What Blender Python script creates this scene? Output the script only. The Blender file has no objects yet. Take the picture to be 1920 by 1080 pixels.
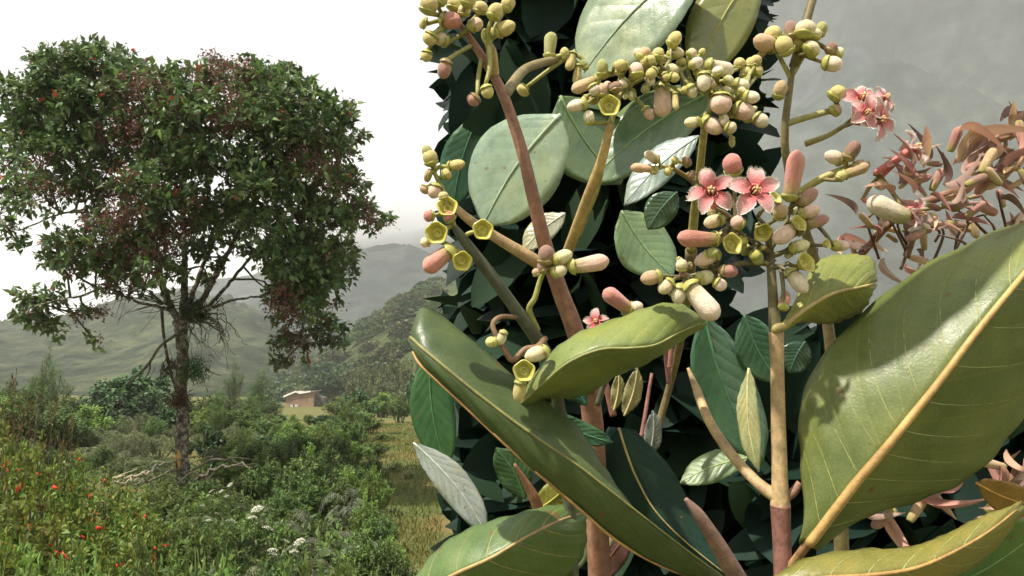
import bpy, bmesh, math, random
import numpy as np
from mathutils import Vector, Matrix, Quaternion

# ------------------------------------------------------------------ camera, sky, sun
sc = bpy.context.scene
col = sc.collection
FPX, W0, H0 = 1500.0, 1920.0, 1080.0
HORIZ = 700.0
CAMZ = 1.7
PITCH = math.atan((HORIZ - 540.0) / FPX)
cam_d = bpy.data.cameras.new('camera')
cam_d.sensor_width = 36.0
cam_d.lens = 36.0 * FPX / W0
cam_d.clip_start = 0.02
cam_d.clip_end = 20000.0
cam = bpy.data.objects.new('camera', cam_d)
cam.location = (0, 0, CAMZ)
cam.rotation_euler = (math.pi / 2 + PITCH, 0, 0)
col.objects.link(cam)
sc.camera = cam

SUN_DIR = Vector((-0.40, -0.30, 0.87)).normalized()       # towards the sun
world = bpy.data.worlds.new('World')
sc.world = world
world.use_nodes = True
wn = world.node_tree
wn.nodes.clear()
wout = wn.nodes.new('ShaderNodeOutputWorld')
sky = wn.nodes.new('ShaderNodeTexSky')
sky.sky_type = 'NISHITA'
sky.sun_disc = False
sky.sun_elevation = math.asin(SUN_DIR.z)
sky.sun_rotation = math.atan2(SUN_DIR.x, SUN_DIR.y)
sky.dust_density = 4.0
skb = wn.nodes.new('ShaderNodeBackground')
skb.inputs['Strength'].default_value = 0.06
wn.links.new(sky.outputs[0], skb.inputs['Color'])
tc = wn.nodes.new('ShaderNodeTexCoord')
cn = wn.nodes.new('ShaderNodeTexNoise')
cn.inputs['Scale'].default_value = 1.6
cn.inputs['Detail'].default_value = 4.0
wn.links.new(tc.outputs['Generated'], cn.inputs['Vector'])
cr = wn.nodes.new('ShaderNodeValToRGB')
cr.color_ramp.elements[0].position = 0.3
cr.color_ramp.elements[0].color = (0.84, 0.86, 0.88, 1)
cr.color_ramp.elements[1].position = 0.75
cr.color_ramp.elements[1].color = (1.0, 1.0, 1.0, 1)
wn.links.new(cn.outputs['Fac'], cr.inputs['Fac'])
clb = wn.nodes.new('ShaderNodeBackground')
clb.inputs['Strength'].default_value = 0.565
wn.links.new(cr.outputs[0], clb.inputs['Color'])
wmix = wn.nodes.new('ShaderNodeMixShader')                  # closed cloud cover over the blue sky
wmix.inputs[0].default_value = 0.9
wn.links.new(skb.outputs[0], wmix.inputs[1])
wn.links.new(clb.outputs[0], wmix.inputs[2])
wn.links.new(wmix.outputs[0], wout.inputs['Surface'])

sun_d = bpy.data.lights.new('sun', 'SUN')
sun_d.energy = 5.0
sun_d.angle = math.radians(1.0)
sun_d.color = (1.0, 0.93, 0.82)
sun = bpy.data.objects.new('sun', sun_d)
sun.rotation_euler = (-SUN_DIR).to_track_quat('-Z', 'Y').to_euler()
sun.location = (-10, -10, 40)
col.objects.link(sun)

sc.view_settings.view_transform = 'Standard'
sc.view_settings.look = 'None'
sc.view_settings.exposure = 0.9
sc.view_settings.gamma = 1.0
sc.view_settings.use_curve_mapping = False
sc.cycles.max_bounces = 5
sc.cycles.diffuse_bounces = 2
sc.cycles.glossy_bounces = 2
sc.cycles.transmission_bounces = 4
sc.cycles.transparent_max_bounces = 8
sc.cycles.volume_bounces = 3
sc.cycles.use_denoising = True

# ------------------------------------------------------------------ helpers
CA, SA = math.cos(PITCH), math.sin(PITCH)
FWD = Vector((0, CA, SA)); UPV = Vector((0, -SA, CA)); RGT = Vector((1, 0, 0))
CAM = Vector((0, 0, CAMZ))

def P(x, y, d):
    """world point on the ray of photo pixel (x, y), d metres along the view axis"""
    return CAM + d * (FWD + RGT * ((x - 960.0) / FPX) + UPV * ((540.0 - y) / FPX))

def pix_at_ydist(x, y, Y):
    """world point on the pixel's ray where world Y == Y"""
    v = FWD + RGT * ((x - 960.0) / FPX) + UPV * ((540.0 - y) / FPX)
    return CAM + v * (Y / v.y)

def tag(o, label=None, cat=None, group=None, kind=None):
    if label: o['label'] = label
    if cat: o['category'] = cat
    if group: o['group'] = group
    if kind: o['kind'] = kind
    return o

def empty(name, loc=(0, 0, 0)):
    o = bpy.data.objects.new(name, None)
    o.location = loc
    o.empty_display_size = 0.1
    col.objects.link(o)
    return o

def root_loc(o):
    v = Vector((0, 0, 0))
    while o is not None:
        v += o.location
        o = o.parent
    return v

def mk_mesh(name, verts, faces, mats, smooth=True, colr=None, fmat=None, uv=None):
    me = bpy.data.meshes.new(name)
    if isinstance(verts, np.ndarray) and isinstance(faces, np.ndarray):
        k = faces.shape[1]
        me.vertices.add(len(verts)); me.vertices.foreach_set('co', verts.astype(np.float32).ravel())
        me.loops.add(faces.size); me.loops.foreach_set('vertex_index', faces.astype(np.int32).ravel())
        me.polygons.add(len(faces))
        me.polygons.foreach_set('loop_start', np.arange(0, faces.size, k, dtype=np.int32))
        me.update(calc_edges=True)
    else:
        me.from_pydata([tuple(v) for v in verts], [], [tuple(f) for f in faces])
        me.update()
    if not isinstance(mats, (list, tuple)): mats = [mats]
    for m in mats: me.materials.append(m)
    if smooth: me.polygons.foreach_set('use_smooth', np.ones(len(me.polygons), dtype=bool))
    if fmat is not None: me.polygons.foreach_set('material_index', np.asarray(fmat, dtype=np.int32))
    if colr is not None:
        a = me.color_attributes.new('col', 'FLOAT_COLOR', 'POINT')
        c = np.ones((len(me.vertices), 4), dtype=np.float32); c[:, :3] = colr
        a.data.foreach_set('color', c.ravel())
    if uv is not None:
        u = me.attributes.new('luv', 'FLOAT_VECTOR', 'POINT')
        c = np.zeros((len(me.vertices), 3), dtype=np.float32); c[:, :2] = uv
        u.data.foreach_set('vector', c.ravel())
    return me

def link(name, me, parent=None, loc=(0, 0, 0)):
    o = bpy.data.objects.new(name, me)
    o.location = loc
    if parent is not None: o.parent = parent
    col.objects.link(o)
    return o

def copy_tree(o, parent=None):
    c = o.copy(); col.objects.link(c); c.parent = parent
    for ch in list(o.children): copy_tree(ch, c)
    return c

def catmull(pts, n):
    p = np.asarray([list(q) for q in pts], dtype=float)
    if len(p) == 2:
        t = np.linspace(0, 1, n)[:, None]
        return p[0] * (1 - t) + p[1] * t
    q = np.vstack([2 * p[0] - p[1], p, 2 * p[-1] - p[-2]])
    m = len(p) - 1
    ts = np.linspace(0, m, n)
    out = []
    for t in ts:
        i = min(int(t), m - 1); u = t - i
        a, b, c, d = q[i], q[i + 1], q[i + 2], q[i + 3]
        out.append(0.5 * ((2 * b) + (c - a) * u + (2 * a - 5 * b + 4 * c - d) * u * u + (3 * b - a - 3 * c + d) * u ** 3))
    return np.array(out)

class Tubes:
    """collects tapered tubes into one mesh"""
    def __init__(s): s.v = []; s.f = []; s.c = []; s.n = 0
    def add(s, pts, radii, sides=7, colr=(1, 1, 1), cap=True):
        pts = np.asarray([list(q) for q in pts], float)
        n = len(pts)
        radii = np.interp(np.linspace(0, 1, n), np.linspace(0, 1, len(np.atleast_1d(radii))), np.atleast_1d(radii))
        tan = np.gradient(pts, axis=0)
        tan /= (np.linalg.norm(tan, axis=1)[:, None] + 1e-12)
        ref = np.array([0.0, 0, 1]) if abs(tan[0][2]) < 0.9 else np.array([1.0, 0, 0])
        u = np.cross(tan[0], ref); u /= np.linalg.norm(u)
        ang = np.linspace(0, 2 * math.pi, sides, endpoint=False)
        b0 = s.n
        for i in range(n):
            u = u - tan[i] * np.dot(u, tan[i]); u /= (np.linalg.norm(u) + 1e-12)
            w = np.cross(tan[i], u)
            ring = pts[i] + radii[i] * (np.cos(ang)[:, None] * u + np.sin(ang)[:, None] * w)
            s.v.append(ring)
            s.c.append(np.tile(np.asarray(colr, float), (sides, 1)))
            if i:
                for k in range(sides):
                    a = b0 + (i - 1) * sides + k; b = b0 + (i - 1) * sides + (k + 1) % sides
                    s.f.append((a, b, b + sides, a + sides))
        s.n += n * sides
        if cap:
            for i, rev in ((0, 1), (n - 1, 0)):
                s.v.append(pts[i][None]); s.c.append(np.asarray(colr, float)[None])
                c = s.n; s.n += 1
                r0 = b0 + i * sides
                for k in range(sides):
                    a, b = r0 + k, r0 + (k + 1) % sides
                    s.f.append((c, b, a, a) if rev else (c, a, b, b))
    def build(s, name, mat, parent=None):
        org = np.array(root_loc(parent)) if parent is not None else np.zeros(3)
        v = np.vstack(s.v) - org
        faces = [f[:3] if f[2] == f[3] else f for f in s.f]
        me = mk_mesh(name, [tuple(q) for q in v], faces, mat, colr=np.vstack(s.c))
        return link(name, me, parent)

def norm(a): return a / (np.linalg.norm(a, axis=-1, keepdims=True) + 1e-12)

def cards(base, dirv, nrm, L, Wd, fold=0.12, droop=0.1):
    """N little leaves: 5 verts, 4 tris each. returns verts, faces"""
    n = len(base)
    L = np.broadcast_to(np.asarray(L, float), (n,))[:, None]; Wd = np.broadcast_to(np.asarray(Wd, float), (n,))[:, None]
    dirv = norm(dirv)
    side = norm(np.cross(dirv, nrm)); up = norm(np.cross(side, dirv))
    b = base
    m = base + dirv * L * 0.5
    t = base + dirv * L - up * L * droop * 1.6
    l = base + dirv * L * 0.45 + side * Wd * 0.5 + up * Wd * fold * 2 - up * L * droop * .3
    r = base + dirv * L * 0.45 - side * Wd * 0.5 + up * Wd * fold * 2 - up * L * droop * .3
    v = np.stack([b, m, t, l, r], axis=1).reshape(-1, 3)
    i = np.arange(n)[:, None, None] * 5
    f = (i + np.array([[0, 4, 1], [0, 1, 3], [4, 2, 1], [1, 2, 3]])[None]).reshape(-1, 3)
    return v, f

# ------------------------------------------------------------------ materials
def newmat(name):
    m = bpy.data.materials.new(name); m.use_nodes = True
    nt = m.node_tree
    b = nt.nodes['Principled BSDF']
    return m, nt, b

def N(nt, t, **kw):
    n = nt.nodes.new(t)
    for k, v in kw.items(): setattr(n, k, v)
    return n

def mixc(nt, fac, a, b, mode='MIX'):
    n = nt.nodes.new('ShaderNodeMix'); n.data_type = 'RGBA'; n.blend_type = mode
    for sock, val in ((n.inputs[0], fac), (n.inputs[6], a), (n.inputs[7], b)):
        if hasattr(val, 'is_linked'): nt.links.new(val, sock)
        elif isinstance(val, (int, float)): sock.default_value = val
        else: sock.default_value = (val[0], val[1], val[2], 1)
    return n.outputs[2]

def noise(nt, scale, detail=3.0, rough=0.55, coord='Object', dist=0.0):
    t = nt.nodes.new('ShaderNodeTexCoord'); n = nt.nodes.new('ShaderNodeTexNoise')
    n.inputs['Scale'].default_value = scale; n.inputs['Detail'].default_value = detail
    n.inputs['Roughness'].default_value = rough; n.inputs['Distortion'].default_value = dist
    nt.links.new(t.outputs[coord], n.inputs['Vector'])
    return n.outputs['Fac']

def ramp(nt, fac, stops):
    r = nt.nodes.new('ShaderNodeValToRGB')
    e = r.color_ramp.elements
    while len(e) > 2: e.remove(e[-1])
    e[0].position = stops[0][0]; e[0].color = (*stops[0][1], 1)
    e[1].position = stops[-1][0]; e[1].color = (*stops[-1][1], 1)
    for p, c in stops[1:-1]:
        q = e.new(p); q.color = (*c, 1)
    nt.links.new(fac, r.inputs['Fac'])
    return r.outputs['Color']

def bump(nt, b, height, strength=0.3, dist=0.01):
    n = nt.nodes.new('ShaderNodeBump')
    n.inputs['Strength'].default_value = strength; n.inputs['Distance'].default_value = dist
    nt.links.new(height, n.inputs['Height']); nt.links.new(n.outputs[0], b.inputs['Normal'])

def translucent(nt, b, colr, fac):
    tr = nt.nodes.new('ShaderNodeBsdfTranslucent')
    nt.links.new(colr, tr.inputs['Color'])
    mx = nt.nodes.new('ShaderNodeMixShader'); mx.inputs[0].default_value = fac
    out = [n for n in nt.nodes if n.type == 'OUTPUT_MATERIAL'][0]
    nt.links.new(b.outputs[0], mx.inputs[1]); nt.links.new(tr.outputs[0], mx.inputs[2])
    nt.links.new(mx.outputs[0], out.inputs['Surface'])

def mat_foliage(name, base, rough=0.5, trans=0.25, spec=0.4, var=0.25):
    """leaf material: base colour times the leaf's own 'col' attribute, hue varied per plant"""
    m, nt, b = newmat(name)
    at = N(nt, 'ShaderNodeAttribute', attribute_name='col')
    c = mixc(nt, 1.0, base, at.outputs['Color'], 'MULTIPLY')
    oi = nt.nodes.new('ShaderNodeObjectInfo')
    hs = nt.nodes.new('ShaderNodeHueSaturation')
    mr = nt.nodes.new('ShaderNodeMapRange')
    mr.inputs['To Min'].default_value = 1 - var; mr.inputs['To Max'].default_value = 1 + var
    nt.links.new(oi.outputs['Random'], mr.inputs['Value']); nt.links.new(mr.outputs[0], hs.inputs['Value'])
    mr2 = nt.nodes.new('ShaderNodeMapRange')
    mr2.inputs['To Min'].default_value = 0.48; mr2.inputs['To Max'].default_value = 0.515
    nt.links.new(oi.outputs['Random'], mr2.inputs['Value']); nt.links.new(mr2.outputs[0], hs.inputs['Hue'])
    nt.links.new(c, hs.inputs['Color'])
    c = hs.outputs['Color']
    nt.links.new(c, b.inputs['Base Color'])
    b.inputs['Roughness'].default_value = rough
    b.inputs['Specular IOR Level'].default_value = spec
    if trans: translucent(nt, b, c, trans)
    return m

def mat_plain(name, base, rough=0.7, nscale=30, amp=0.35, bumps=0.3, bdist=0.004, spec=0.3, coord='Object'):
    m, nt, b = newmat(name)
    n = noise(nt, nscale, 5, 0.6, coord)
    lo = tuple(c * (1 - amp) for c in base); hi = tuple(min(1, c * (1 + amp)) for c in base)
    c = ramp(nt, n, [(0.3, lo), (0.7, hi)])
    nt.links.new(c, b.inputs['Base Color'])
    b.inputs['Roughness'].default_value = rough; b.inputs['Specular IOR Level'].default_value = spec
    if bumps: bump(nt, b, n, bumps, bdist)
    return m

def mat_attr(name, rough=0.7, nscale=60, amp=0.3, bumps=0.3, bdist=0.002, spec=0.25):
    """colour from the 'col' attribute with fine mottling"""
    m, nt, b = newmat(name)
    at = N(nt, 'ShaderNodeAttribute', attribute_name='col')
    n = noise(nt, nscale, 5, 0.65)
    g = ramp(nt, n, [(0.3, (1 - amp,) * 3), (0.7, (1 + amp * .4,) * 3)])
    c = mixc(nt, 1.0, at.outputs['Color'], g, 'MULTIPLY')
    nf = noise(nt, nscale * 5, 2, 0.5); sp = ramp(nt, nf, [(.62, (1, 1, 1)), (.70, (.55, .5, .45))])
    c = mixc(nt, 1.0, c, sp, 'MULTIPLY')
    nl = noise(nt, nscale * .22, 3, 0.6); sl = ramp(nt, nl, [(.35, (.78, .74, .72)), (.65, (1.16, 1.14, 1.05))])
    c = mixc(nt, 1.0, c, sl, 'MULTIPLY')
    nt.links.new(c, b.inputs['Base Color'])
    b.inputs['Roughness'].default_value = rough; b.inputs['Specular IOR Level'].default_value = spec
    bump(nt, b, n, bumps, bdist)
    return m

M_bark = None
def mat_bark():
    m, nt, b = newmat('lichen_bark')
    n1 = noise(nt, 11, 6, 0.7); n2 = noise(nt, 2.6, 4, 0.6); n3 = noise(nt, 28, 4, 0.6)
    c = ramp(nt, n1, [(0.36, (0.035, 0.03, 0.022)), (0.5, (0.11, 0.095, 0.072)), (0.64, (0.36, 0.34, 0.28))])
    moss = ramp(nt, n2, [(0.52, (0, 0, 0)), (0.66, (1, 1, 1))])
    c = mixc(nt, moss, c, (0.075, 0.085, 0.03))
    nt.links.new(c, b.inputs['Base Color']); b.inputs['Roughness'].default_value = 0.9
    b.inputs['Specular IOR Level'].default_value = 0.1
    bump(nt, b, n3, 0.9, 0.05)
    return m
M_bark = mat_bark()
M_twig = mat_plain('twig_bark', (0.10, 0.085, 0.06), 0.9, 20, 0.4)
M_deadwood = mat_plain('grey_deadwood', (0.15, 0.13, 0.095), 0.9, 18, 0.45)
M_palewood = mat_plain('bleached_wood', (0.40, 0.34, 0.23), 0.85, 14, 0.3)
M_crown = mat_foliage('crown_leaf', (0.115, 0.165, 0.058), 0.42, 0.30, 0.45, 0.0)
M_shrub = mat_foliage('shrub_leaf', (0.08, 0.128, 0.034), 0.55, 0.28, 0.3)
M_bright = mat_foliage('bright_shrub_leaf', (0.135, 0.20, 0.045), 0.55, 0.32, 0.3)
M_darkshrub = mat_foliage('dark_shrub_leaf', (0.045, 0.085, 0.03), 0.5, 0.2, 0.3)
M_olive = mat_foliage('olive_shrub_leaf', (0.10, 0.115, 0.05), 0.6, 0.2, 0.25)
M_fern = mat_foliage('fern_leaf', (0.15, 0.18, 0.08), 0.55, 0.3, 0.3)
M_greyfern = mat_foliage('grey_fern_leaf', (0.10, 0.125, 0.07), 0.55, 0.2, 0.3)
M_grass = mat_foliage('grass_blade', (0.17, 0.22, 0.06), 0.55, 0.3, 0.3)
M_petal_red = mat_plain('red_petal', (0.62, 0.045, 0.02), 0.5, 30, 0.25, 0)
M_rust = mat_foliage('rusty_tip', (0.17, 0.095, 0.05), 0.6, 0.2, 0.2)
M_white = mat_plain('white_floret', (0.55, 0.55, 0.44), 0.7, 40, 0.15, 0)

# ------------------------------------------------------------------ ground and hills
def sstep(a, b, x):
    t = np.clip((np.asarray(x, float) - a) / (b - a), 0, 1)
    return t * t * (3 - 2 * t)

def ground_z(x, y):
    r = np.hypot(x, y)
    z = -0.35 * sstep(4, 14, r) - 3.1 * sstep(14, 120, r)
    z = z + 0.12 * np.sin(x * 0.35 + 1.3) * np.cos(y * 0.28) * sstep(3, 10, r)
    return z

def gz(x, y): return float(ground_z(x, y))

def vnoise2(x, y, seed=0):
    """cheap smooth value noise"""
    x = np.asarray(x, float); y = np.asarray(y, float)
    xi = np.floor(x); yi = np.floor(y); u = x - xi; v = y - yi
    u = u * u * (3 - 2 * u); v = v * v * (3 - 2 * v)
    def h(a, b): 
        s = np.sin(a * 127.1 + b * 311.7 + seed * 74.7) * 43758.5453
        return s - np.floor(s)
    return (h(xi, yi) * (1 - u) + h(xi + 1, yi) * u) * (1 - v) + (h(xi, yi + 1) * (1 - u) + h(xi + 1, yi + 1) * u) * v

def fbm(x, y, oct=4, seed=0):
    s = 0; a = 0.5
    for i in range(oct):
        s = s + a * vnoise2(x * 2 ** i, y * 2 ** i, seed + i); a *= 0.5
    return s

def grid_faces(nu, nv):
    i, j = np.meshgrid(np.arange(nu - 1), np.arange(nv - 1), indexing='ij')
    a = (i * nv + j).ravel()
    return np.stack([a, a + nv, a + nv + 1, a + 1], axis=1)

def mat_ground():
    m, nt, b = newmat('grassy_ground')
    n1 = noise(nt, 0.6, 5, 0.6); n2 = noise(nt, 9, 6, 0.7); n3 = noise(nt, 0.28, 3, 0.5)
    c = ramp(nt, n2, [(0.3, (0.05, 0.065, 0.02)), (0.55, (0.11, 0.125, 0.04)), (0.75, (0.2, 0.17, 0.075))])
    dry = ramp(nt, n1, [(0.48, (0, 0, 0)), (0.62, (1, 1, 1))])
    c = mixc(nt, dry, c, (0.17, 0.125, 0.05))
    nt.links.new(c, b.inputs['Base Color']); b.inputs['Roughness'].default_value = 0.95
    b.inputs['Specular IOR Level'].default_value = 0.1
    bump(nt, b, n2, 0.8, 0.06)
    return m
M_ground = mat_ground()

def build_ground():
    rr = np.concatenate([np.linspace(0.0, 40, 90), np.geomspace(42, 6000, 60)])
    aa = np.linspace(-math.pi, math.pi, 181)
    R, A = np.meshgrid(rr, aa, indexing='ij')
    X = R * np.sin(A); Y = R * np.cos(A)
    Z = ground_z(X, Y) + 0.05 * (fbm(X * 1.7, Y * 1.7, 3, 3) - 0.45) * sstep(2, 6, R)
    v = np.stack([X, Y, Z], -1).reshape(-1, 3)
    o = link('ground', mk_mesh('ground', v, grid_faces(len(rr), len(aa)), M_ground))
    tag(o, 'grassy ground under the shrubs, bare and dry beside the bushes', kind='structure')
build_ground()

def mat_hill(name, lo, mid, hi, scale, bs=0.8):
    m, nt, b = newmat(name)
    n1 = noise(nt, scale, 6, 0.68); n2 = noise(nt, scale * 0.16, 4, 0.6); n3 = noise(nt, scale * 3.5, 3, 0.6)
    c = ramp(nt, n1, [(0.38, lo), (0.5, mid), (0.64, hi)])
    k = ramp(nt, n2, [(0.35, (0.62, 0.62, 0.62)), (0.65, (1.25, 1.25, 1.25))])
    c = mixc(nt, 1.0, c, k, 'MULTIPLY')
    k3 = ramp(nt, n3, [(0.35, (0.7, 0.7, 0.7)), (0.65, (1.15, 1.15, 1.15))])
    c = mixc(nt, 1.0, c, k3, 'MULTIPLY')
    nt.links.new(c, b.inputs['Base Color']); b.inputs['Roughness'].default_value = 0.95
    b.inputs['Specular IOR Level'].default_value = 0.05
    bump(nt, b, n1, bs, 4.0)
    return m

def hill(name, skyline, r0, r1, r2, mat, label, folds=0.12, fscale=6.0, seed=1, nu=180, nv=110, power=1.0):
    """skyline: list of (px, py); crest stands r1 metres off, the foot at r0, the back falls to r2"""
    sx = np.array([s[0] for s in skyline], float); sy = np.array([s[1] for s in skyline], float)
    xs = np.linspace(sx[0], sx[-1], nu)
    # crest height from the skyline at distance r1
    cy = np.interp(xs, sx, sy)
    kk = np.ones(9) / 9
    cy = np.convolve(np.pad(cy, 4, mode='edge'), kk, 'valid')
    cz = np.array([pix_at_ydist(x, y, r1).z for x, y in zip(xs, cy)])
    tt = np.concatenate([np.linspace(0, 1, int(nv * .75)), np.linspace(1, 1.6, nv - int(nv * .75))[1:]])
    T, I = np.meshgrid(tt, np.arange(nu), indexing='ij')
    Yd = np.where(T <= 1, r0 + (r1 - r0) * T, r1 + (r2 - r1) * (T - 1) / 0.6)
    az = (xs - 960.0) / (FPX * CA - 0)
    X = Yd * az[I]
    # crest wobble so ridges and gullies run down the slope
    base = ground_z(X, Yd) - 1.0
    q_ = r1 * 1.1 / fscale
    g = fbm((X + .5 * Yd) / q_ + 4.1 * seed, (Yd - .35 * X) / (q_ * 2.2) + seed, 4, seed)
    ridge = 1 - np.abs(2 * g - 1) * 1.8
    prof = np.where(T <= 1, np.sin(np.clip(T, 0, 1) * math.pi / 2) ** power, np.cos(np.clip((T - 1) / 0.6, 0, 1) * math.pi / 2))
    Z = base + (cz[I] - base) * prof * (1 - folds * (1 - ridge) * np.sin(np.clip(T, 0, 1) * math.pi) * np.where(T <= 1, 1, 0))
    Z = Z + (fbm(X / (r1 * .05), Yd / (r1 * .05), 4, seed + 9) - 0.47) * (r1 / 85.0) * np.where(T < 1.0, np.sin(np.clip(T, 0, 1) * math.pi * .9) + .15, 0.3)
    v = np.stack([X, Yd, Z], -1).reshape(-1, 3)
    o = link(name, mk_mesh(name, v, grid_faces(len(tt), nu), mat))
    tag(o, label, kind='structure')
    return X, Yd, Z

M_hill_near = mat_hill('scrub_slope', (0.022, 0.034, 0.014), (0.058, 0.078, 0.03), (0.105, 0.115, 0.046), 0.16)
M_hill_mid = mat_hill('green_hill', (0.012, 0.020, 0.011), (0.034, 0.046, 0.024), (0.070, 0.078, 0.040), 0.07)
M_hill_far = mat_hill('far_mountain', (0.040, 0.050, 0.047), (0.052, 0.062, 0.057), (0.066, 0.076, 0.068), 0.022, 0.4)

NEARH = hill('hill', [(380, 800), (470, 770), (540, 712), (590, 684), (640, 655), (700, 600), (776, 548), (860, 520), (960, 560), (1100, 690), (1250, 790), (1400, 800)],
     135, 300, 420, M_hill_near, 'near green scrub slope rising behind the stone house', 0.25, 7, 2)
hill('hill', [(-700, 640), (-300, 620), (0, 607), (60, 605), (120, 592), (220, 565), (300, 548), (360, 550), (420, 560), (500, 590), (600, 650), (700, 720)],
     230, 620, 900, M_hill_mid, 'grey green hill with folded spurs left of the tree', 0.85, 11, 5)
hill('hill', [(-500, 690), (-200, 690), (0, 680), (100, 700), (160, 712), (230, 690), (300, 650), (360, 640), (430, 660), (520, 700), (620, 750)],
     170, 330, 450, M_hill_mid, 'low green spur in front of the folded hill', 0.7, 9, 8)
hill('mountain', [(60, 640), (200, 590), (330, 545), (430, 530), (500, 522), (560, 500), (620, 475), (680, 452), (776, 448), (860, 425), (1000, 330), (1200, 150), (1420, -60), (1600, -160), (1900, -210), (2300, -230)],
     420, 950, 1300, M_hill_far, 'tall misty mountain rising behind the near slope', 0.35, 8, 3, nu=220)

# ------------------------------------------------------------------ haze and the cloud on the mountain
def mat_volume(name, density, colr=(0.93, 0.95, 0.97), aniso=0.0):
    m = bpy.data.materials.new(name); m.use_nodes = True
    nt = m.node_tree; nt.nodes.clear()
    out = nt.nodes.new('ShaderNodeOutputMaterial'); v = nt.nodes.new('ShaderNodeVolumePrincipled')
    v.inputs['Color'].default_value = (*colr, 1); v.inputs['Density'].default_value = density
    v.inputs['Anisotropy'].default_value = aniso
    nt.links.new(v.outputs[0], out.inputs['Volume'])
    return m

def box(name, lo, hi, mat):
    x0, y0, z0 = lo; x1, y1, z1 = hi
    v = [(x0, y0, z0), (x1, y0, z0), (x1, y1, z0), (x0, y1, z0), (x0, y0, z1), (x1, y0, z1), (x1, y1, z1), (x0, y1, z1)]
    f = [(0, 3, 2, 1), (4, 5, 6, 7), (0, 1, 5, 4), (1, 2, 6, 5), (2, 3, 7, 6), (3, 0, 4, 7)]
    return link(name, mk_mesh(name, v, f, mat, smooth=False))
HAZE = True
if HAZE:
    h = box('haze', (-6100, -6100, -8), (6100, 6100, 640), mat_volume('haze_air', 0.00038))
    tag(h, 'thin pale haze over the whole valley', 'haze', kind='stuff')

def cloud(cx, cy, d, rx, ry, rd, dens, seed):
    c = P(cx, cy, d); s = d / FPX
    bm = bmesh.new(); bmesh.ops.create_icosphere(bm, subdivisions=4, radius=1)
    for v in bm.verts:
        n = v.co.normalized()
        k = 1 + 0.35 * (fbm(np.array(n.x * 2.3 + seed), np.array(n.z * 2.3 + n.y * 1.7), 3, seed) - 0.45)
        v.co = Vector((n.x * rx * s, n.y * rd, n.z * ry * s)) * float(k)
    me = bpy.data.meshes.new('low_cloud'); bm.to_mesh(me); bm.free()
    me.materials.append(mat_volume('cloud_mist', dens, (0.97, 0.975, 0.98)))
    o = link('low_cloud', me, None, c)
    tag(o, 'low grey cloud hiding the mountain top', 'cloud', 'clouds on the mountain', kind='stuff')
cloud(790, 372, 760, 330, 105, 90, 0.012, 1)
cloud(720, 418, 740, 120, 44, 40, 0.010, 9)
cloud(560, 405, 800, 210, 80, 60, 0.008, 5)

# ------------------------------------------------------------------ the big tree
TD = 14.0                                             # metres to the tree
TS = TD / FPX                                         # metres per photo pixel at the tree
rng = np.random.default_rng(7)
random.seed(3)
tb = P(345, 918, TD)
tree_base = Vector((tb.x, tb.y, gz(tb.x, tb.y)))
tree = empty('flowering_tree', tree_base)
tag(tree, 'tall broad tree with domed dark green crown and reddish seed clusters on a lichened trunk', 'tree')

def TP(x, y, off=0.0):
    p = P(x, y, TD); return np.array([p.x * (TD + off) / TD, p.y + off, CAMZ + (p.z - CAMZ) * (TD + off) / TD])

trunk = Tubes()
tp = [np.array(tree_base) + np.array([0, 0, -0.15]), TP(344, 900), TP(341, 840), TP(343, 780), TP(340, 720), TP(343, 670), TP(340, 625), TP(338, 600)]
tc_ = catmull(tp, 36)
tr_ = np.interp(np.linspace(0, 1, 36), [0, .06, .15, .5, .85, 1], [0.21, 0.165, 0.145, 0.13, 0.135, 0.165])
tr_ = .80 * tr_ * (1 + 0.06 * np.sin(np.arange(36) * 1.9) + 0.05 * rng.normal(size=36))
trunk.add(tc_, tr_, 14)
trunk.build('trunk', M_bark, tree)

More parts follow.
